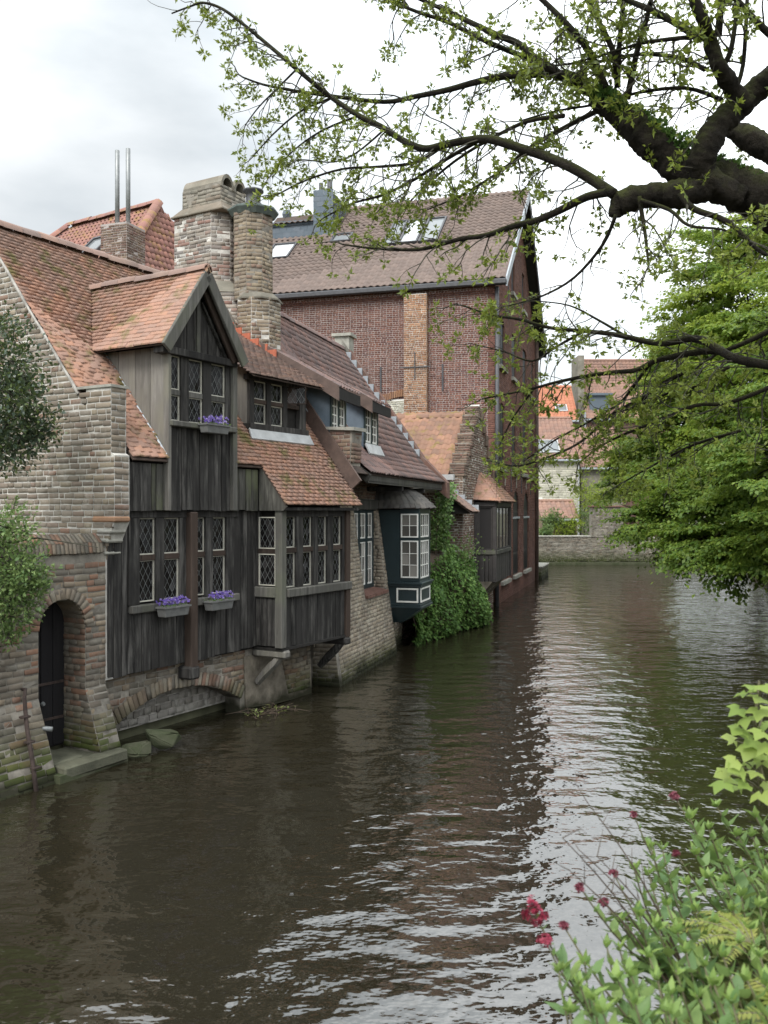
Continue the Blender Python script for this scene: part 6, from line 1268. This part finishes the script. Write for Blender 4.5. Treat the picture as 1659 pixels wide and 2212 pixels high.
bank_tree('bank_tree', 'yellow green tree in the middle of the right bank above the low sweeping branches', (16, 38, 1.2), BL((1450, 960, 38, 2.0, 2.6, 1.8), (1520, 900, 36, 2.6, 2.6, 2.2), (1400, 1040, 40, 1.8, 2, 1.4), (1500, 1000, 34, 2.2, 2.2, 1.6), (1375, 985, 41, 1.0, 1.4, 1.0), (1600, 900, 33, 2.2, 2.4, 2.0)), 2000, ('hornbeam', 'lime_leaf'), ls=(.11, .19), rr=.75)
bank_tree('tall_bank_tree', 'tall light green tree rising high on the right above the rest of the bank', (18, 36, 1.2), BL((1600, 600, 36, 2.8, 2.8, 2.2), (1530, 710, 38, 2.3, 2.6, 1.9), (1640, 720, 34, 2.4, 2.6, 2.2), (1660, 520, 36, 2.2, 2.4, 1.6), (1480, 800, 40, 1.7, 2.2, 1.4), (1560, 800, 35, 2.4, 2.4, 1.8), (1540, 590, 38, 1.4, 1.6, .9)), 2000, ('hornbeam', 'lime_leaf'), ls=(.11, .19), rr=.75)
bank_tree('edge_tree', 'dense tree at the right edge behind the thick mossy limb', (14, 24, 1.3), BL((1680, 860, 24, 1.4, 2.4, 2.0), (1690, 1000, 23, 1.3, 2.2, 1.4), (1700, 700, 25, 1.5, 2.4, 1.8), (1690, 1150, 23, 1.0, 1.8, 1.1), (1700, 1240, 22, .8, 1.4, .6), (1830, 900, 22, 1.6, 2.4, 2.2), (1900, 650, 22, 1.8, 2.4, 2.2), (1820, 560, 25, 1.8, 2.4, 1.8), (1960, 1000, 20, 1.6, 2.2, 2.0), (1760, 1130, 22, 1.0, 1.6, 1.0), (1880, 1180, 20, 1.2, 1.8, 1.1), (1720, 1230, 24, .8, 1.4, .7)), 1700, ('hornbeam',))
bank_tree('far_garden_tree', 'dark green tree standing behind the far quay wall, half hidden by the bank trees', (24, 58, 1.2), BL((1460, 1080, 58, 2.4, 2.4, 1.6), (1560, 1030, 58, 3.4, 3, 3), (1690, 1020, 58, 4, 3, 4), (1620, 900, 60, 4, 3, 4), (1780, 950, 58, 4, 3, 5)), 700, ('hornbeam',), per=30, rr=1.1, ls=(.2, .32))
rq = thing('right_quay', 'dark shaded timber and earth revetment under the low branches on the right', 'wall', (0, 0, 0)); m = MB()
for i in range(26):
    y = 20+i*.75; x = edge_x(y)-.12; m.box(x-.06, x+.06, y-.12, y+.12, -.4, 1.05+random.uniform(-.08, .08))
m.build('pile', 'oak', rq)

# ================================================================ the great overhanging tree
OT = thing('overhanging_tree', 'great mossy tree reaching over the canal from the right with young leaf sprigs', 'tree', (6.6, 8.2, 1.3)); OB = va(6.6, 8.2, 1.3)
def sprig_piece(n=8):
    out_ = []
    for _ in range(n):
        V = []; Q = []
        for k in range(8):
            az = 2*math.pi*k/8+random.gauss(0, .3); el = random.uniform(-.6, 1.0); d = va(math.cos(az)*math.cos(el), math.sin(el), math.sin(az)*math.cos(el)); sd_ = nrm(np.cross(d, RNG.normal(0, 1, 3))); up = np.cross(sd_, d); L_ = random.uniform(.7, 1.15); p = d*.08
            def blade(p, dd, l, wq):
                b = len(V); w_ = nrm(np.cross(dd, up+RNG.normal(0, .3, 3)))*wq; V.extend([p, p+dd*l*.5+w_-up*.02, p+dd*l-up*.1*l, p+dd*l*.5-w_-up*.02]); Q.append((b, b+1, b+2, b+3))
            blade(p, d, L_, .15); blade(p+d*L_*.3, nrm(d+sd_*.9), L_*.4, .09); blade(p+d*L_*.3, nrm(d-sd_*.9), L_*.4, .09)
        out_.append(np.array(V))
    return out_, np.array(Q)
PIECE['sprig'] = sprig_piece()
psg = Pool(OT, 'leaf_sprig', 'sprig', 'sprig', 300, 'foliage'); tw = MB(); NTW = [0]
LIM = [(-50, 350), (50, 358), (110, 425), (200, 432), (300, 492), (380, 512), (500, 545), (560, 640), (660, 722), (760, 770), (800, 875), (850, 985), (1060, 1065), (1110, 1160)]
def ok_px(p):
    q = p+OB
    if q[1] < 1: return False
    u = 829.5+1950*q[0]/q[1]; v = 1103-1950*(q[2]-CAMZ)/q[1]
    return -150 < v < 1075 and float(np.interp(v, [a for a, _ in LIM], [b for _, b in LIM])) < u < 1800 and not (1160 < u < 1330 and 560 < v < 700 and random.random() < .6)
def add_sprig(p, d, s=1.):
    if not ok_px(p): return
    d = nrm(va(*d)+va(0, 0, -.25)+RNG.normal(0, .35, 3)); a = nrm(np.cross(d, RNG.normal(0, 1, 3))); r = random.uniform(.05, .082)*s; psg.add(OT, a*r, d*r, np.cross(a, d)*r, p)
def twig(p, d, L_, r, lvl):
    n = 5; P = [p]; d = nrm(d)
    for i in range(n):
        d = nrm(d+RNG.normal(0, .22, 3)+va(0, 0, -.09 if lvl else -.05)); P.append(P[-1]+d*L_/n)
    if not ok_px(P[-1]):
        if not ok_px(P[2]): return
    tw.tube(P, np.linspace(r, r*.45, n+1), 4 if lvl else 5, False); NTW[0] += 1
    add_sprig(P[-1], d, 1.1)
    if lvl == 0 or L_ > .3:
        for i in range(1, n):
            if random.random() < (.62 if lvl == 0 else .2):
                q = nrm(RNG.normal(0, 1, 3)); dd = nrm(d*.55+q*.8+va(0, .0, -.25)); twig(P[i], dd, L_*random.uniform(.3, .65), r*.55, lvl+1)
    if lvl and random.random() < .22: add_sprig(P[3], d, .8)
def smooth(P, k=4):
    P = np.array(P, float); o = []
    for i in range(len(P)-1):
        p0, p1, p2, p3 = P[max(i-1, 0)], P[i], P[i+1], P[min(i+2, len(P)-1)]
        for j in range(k):
            t = j/k; o.append(.5*((2*p1)+(-p0+p2)*t+(2*p0-5*p1+4*p2-p3)*t*t+(-p0+3*p1-3*p2+p3)*t**3))
    o.append(P[-1]); return np.array(o)
def branch(pts, Y0, Y1, w0, w1, dens=1., name='branch', lump=.0, twl=.5):
    n = len(pts); P = smooth([px(u, v, Y0+(Y1-Y0)*i/(n-1)+random.uniform(-.06, .06))-OB for i, (u, v) in enumerate(pts)]); N_ = len(P)
    rs = np.array([(w0+(w1-w0)*i/(N_-1))/2*(Y0+(Y1-Y0)*i/(N_-1))/1950 for i in range(N_)])
    if lump: rs = rs*(1+lump*np.sin(np.arange(N_)*1.7+random.random()*6)+RNG.normal(0, lump*.5, N_))
    m = MB()
    if w0 > 40:                                # old limbs: knobbly, furrowed
        tt = np.linspace(0, N_-1, N_*5); P2 = np.stack([np.interp(tt, np.arange(N_), P[:, k]) for k in range(3)], 1); r2 = np.interp(tt, np.arange(N_), rs); m.tube(P2, r2, 22)
        import mathutils; nn = mathutils.noise; cc = np.repeat(P2, 22, 0)
        m.v = [tuple(np.array(v)+(np.array(v)-c)*(.14*nn.noise(Vector(v)*5)+.16*nn.noise(Vector(v)*13)+.13*nn.noise(Vector(v)*33))) for v, c in zip(m.v, cc)]
    else: m.tube(P, np.maximum(rs, .004), 7)
    m.build(name, 'bark', OT, True)
    acc = 0.
    for i in range(1, N_):
        seg = np.linalg.norm(P[i]-P[i-1]); acc += seg*dens; d = nrm(P[i]-P[i-1])
        while acc > .118:
            acc -= .118; f = i/N_; q = nrm(RNG.normal(0, 1, 3)*va(1, .8, 1)); dd = nrm(d*.75+q*.75+va(-.1, 0, -.22)); twig(P[i-1]+(P[i]-P[i-1])*random.random(), dd, twl*random.uniform(.45, 1.25)*(1.15-.45*f), max(.0035, min(.008, rs[i]*.5)), 0)
    if w1 < 14: twig(P[-1], nrm(P[-1]-P[-2]), twl*.6, max(.004, rs[-1]), 0)
# trunk and limbs (traced as they grow, near the camera on the right, reaching away to the left)
m = MB(); m.tube(smooth([va(0, 0, -.3), va(-.2, -.1, 1.5), va(-.6, -.4, 3.0), va(-1.6, -.7, 4.0), px(1800, 500, 7.4)-OB, px(1659, 432, 7.1)-OB]), np.interp(np.linspace(0, 1, 21), [0, .1, .6, 1], [.55, .42, .3, .2]), 14); m.build('trunk', 'bark', OT, True)
branch([(1680, 440), (1600, 408), (1530, 385), (1450, 345), (1390, 290), (1335, 240), (1285, 202)], 7.15, 7.6, 100, 50, .25, 'limb', .03)
branch([(1540, 398), (1480, 418), (1430, 422), (1380, 425), (1335, 440)], 7.1, 7.2, 62, 48, .4, 'limb', .06); branch([(1345, 430), (1332, 450), (1328, 468)], 7.2, 7.2, 44, 26, 0, 'limb')
branch([(1600, 425), (1548, 405), (1514, 362), (1522, 325), (1551, 271), (1593, 233), (1643, 187), (1690, 150)], 7.12, 6.9, 60, 52, .3, 'limb', .03)
branch([(1618, 228), (1590, 205), (1566, 165), (1551, 137), (1530, 83), (1518, 42), (1490, -20)], 6.95, 6.6, 42, 22, .5, 'limb', .03)
branch([(1690, 335), (1640, 312), (1590, 285), (1560, 262)], 8.4, 8.6, 64, 30, .4, 'limb', .05)
BR = [([(1285, 205), (1240, 180), (1168, 137), (1120, 95), (1072, 75), (1020, 50), (968, 25), (900, -5)], 7.6, 8.3, 26, 10), ([(1243, 182), (1180, 140), (1120, 118), (1037, 83), (968, 48), (900, 25), (825, -5)], 7.6, 8.6, 18, 8),
 ([(1309, 192), (1276, 117), (1234, 62), (1172, 0), (1120, -40)], 7.5, 7.6, 22, 12), ([(1334, 190), (1326, 117), (1297, 54), (1268, 0), (1250, -40)], 7.5, 7.3, 18, 11), ([(1334, 180), (1338, 96), (1347, 0), (1352, -50)], 7.5, 7.2, 16, 11), ([(1355, 215), (1376, 112), (1400, 30), (1412, -30)], 7.4, 7.1, 18, 12),
 ([(1280, 200), (1243, 165), (1176, 160), (1093, 164), (1030, 177), (968, 194), (900, 208), (830, 220), (720, 208), (637, 196), (570, 183), (525, 167)], 7.6, 9.4, 24, 5),
 ([(1326, 420), (1284, 392), (1234, 362), (1176, 337), (1126, 321), (1059, 301), (1009, 303), (962, 312), (916, 321), (871, 304), (825, 275), (775, 250), (712, 208), (646, 154), (587, 104), (537, 62), (483, 21), (440, 6), (408, 15), (371, 29)], 7.2, 9.4, 30, 4),
 ([(1313, 415), (1268, 425), (1218, 450), (1163, 475), (1113, 487), (1051, 508), (994, 516), (917, 537), (855, 539), (794, 535), (740, 528)], 7.2, 8.6, 24, 5),
 ([(1380, 425), (1393, 500), (1401, 575)], 7.15, 7.0, 14, 6), ([(1384, 433), (1447, 454), (1488, 487), (1559, 496), (1620, 520)], 7.1, 6.6, 12, 5), ([(1330, 465), (1301, 530), (1240, 600), (1170, 640), (1100, 660)], 7.2, 7.9, 11, 4), ([(1470, 420), (1500, 452), (1572, 479), (1634, 537), (1680, 560)], 7.0, 6.6, 20, 10),
 ([(1551, 79), (1556, 30), (1562, -30)], 6.8, 6.7, 22, 16), ([(1556, 150), (1578, 110), (1592, 20), (1600, -40)], 6.8, 6.7, 16, 11), ([(1585, 205), (1605, 140), (1613, 20), (1615, -40)], 6.9, 6.8, 13, 10), ([(1512, 85), (1468, 54), (1405, 21), (1355, 0), (1290, -30)], 6.9, 7.3, 22, 12), ([(1501, 79), (1426, 87), (1376, 96), (1300, 120), (1220, 140)], 6.9, 7.6, 13, 5), ([(1690, 95), (1650, 62), (1618, 29), (1570, -25)], 6.6, 6.5, 22, 16),
 ([(1522, 150), (1468, 125), (1384, 117), (1322, 129), (1230, 138), (1130, 150)], 6.9, 8.2, 14, 4), ([(1560, 215), (1480, 190), (1380, 200), (1290, 225), (1200, 240), (1120, 262)], 7.0, 8.2, 12, 4),
 ([(1037, 302), (962, 345), (900, 385), (830, 420), (760, 440), (700, 470)], 8.0, 8.9, 12, 4), ([(962, 312), (900, 350), (820, 360), (740, 365), (660, 390), (600, 420)], 8.3, 9.3, 10, 4), ([(1218, 250), (1140, 262), (1060, 300), (980, 350), (900, 420), (860, 470)], 7.6, 8.6, 13, 4), ([(1300, 235), (1230, 270), (1150, 315), (1080, 370), (1000, 420), (930, 450)], 7.5, 8.5, 15, 4), ([(640, 150), (600, 190), (560, 230), (530, 270)], 9.1, 9.4, 6, 3), ([(720, 210), (650, 240), (590, 290), (545, 340)], 8.9, 9.4, 7, 3), ([(775, 250), (700, 280), (640, 320), (590, 370)], 8.8, 9.3, 7, 3), ([(830, 280), (770, 330), (720, 350), (660, 345)], 8.7, 9.2, 6, 3),
 ([(1700, 795), (1601, 778), (1559, 760), (1523, 737), (1494, 731), (1439, 741), (1394, 737), (1355, 728), (1317, 721), (1262, 715), (1188, 708), (1123, 690), (1060, 680), (1000, 660)], 7.4, 9.2, 26, 5),
 ([(1556, 757), (1510, 760), (1465, 768), (1414, 780), (1375, 799), (1317, 805), (1268, 812), (1204, 825), (1155, 838), (1100, 850), (1040, 862)], 7.8, 9.4, 20, 4), ([(1575, 792), (1510, 831), (1439, 851), (1370, 880), (1300, 900)], 7.8, 9.0, 10, 4), ([(1404, 786), (1375, 825), (1343, 867), (1304, 893), (1259, 918), (1200, 950), (1140, 990)], 8.4, 9.4, 10, 4), ([(1488, 799), (1433, 828), (1391, 860), (1355, 876), (1317, 899), (1259, 951), (1204, 980), (1123, 1006), (1075, 1000)], 8.1, 9.6, 12, 4), ([(1690, 825), (1575, 870), (1501, 876), (1414, 912), (1349, 938), (1304, 960), (1250, 1000)], 7.6, 9.2, 13, 4), ([(1690, 700), (1620, 735), (1560, 760)], 7.5, 7.9, 18, 12), ([(1600, 930), (1500, 960), (1420, 1000), (1350, 1040)], 8.4, 9.3, 9, 4), ([(1355, 728), (1290, 690), (1230, 660), (1160, 650)], 8.5, 9.0, 8, 3), ([(1262, 715), (1200, 750), (1150, 780), (1090, 760), (1030, 745)], 8.8, 9.3, 8, 3), ([(1155, 838), (1110, 900), (1080, 960)], 9.1, 9.4, 6, 3)]
for pts, Y0, Y1, w0, w1 in BR: branch(pts, Y0, Y1, w0*.82, w1*.75, .9)
tw.build('twigs', 'twig', OT)['kind'] = 'stuff'
# moss ferns growing on the limbs
psg.mt = 'ivy'
for i in range(260):
    f = random.random(); u, v = 1680-400*f, 435-235*f**1.1; p = px(u+random.gauss(0, 8), v-random.uniform(0, 38)*(1-.4*f), 7.15+.45*f-.1)-OB; psg.add(OT, X_*.06, va(0, -.3, .9)*.07, Y_*.06, p, 'ivy')
psg.flush()
print('twigs', NTW[0], 'sprigs', len(psg.M), 'objects', len(bpy.data.objects))
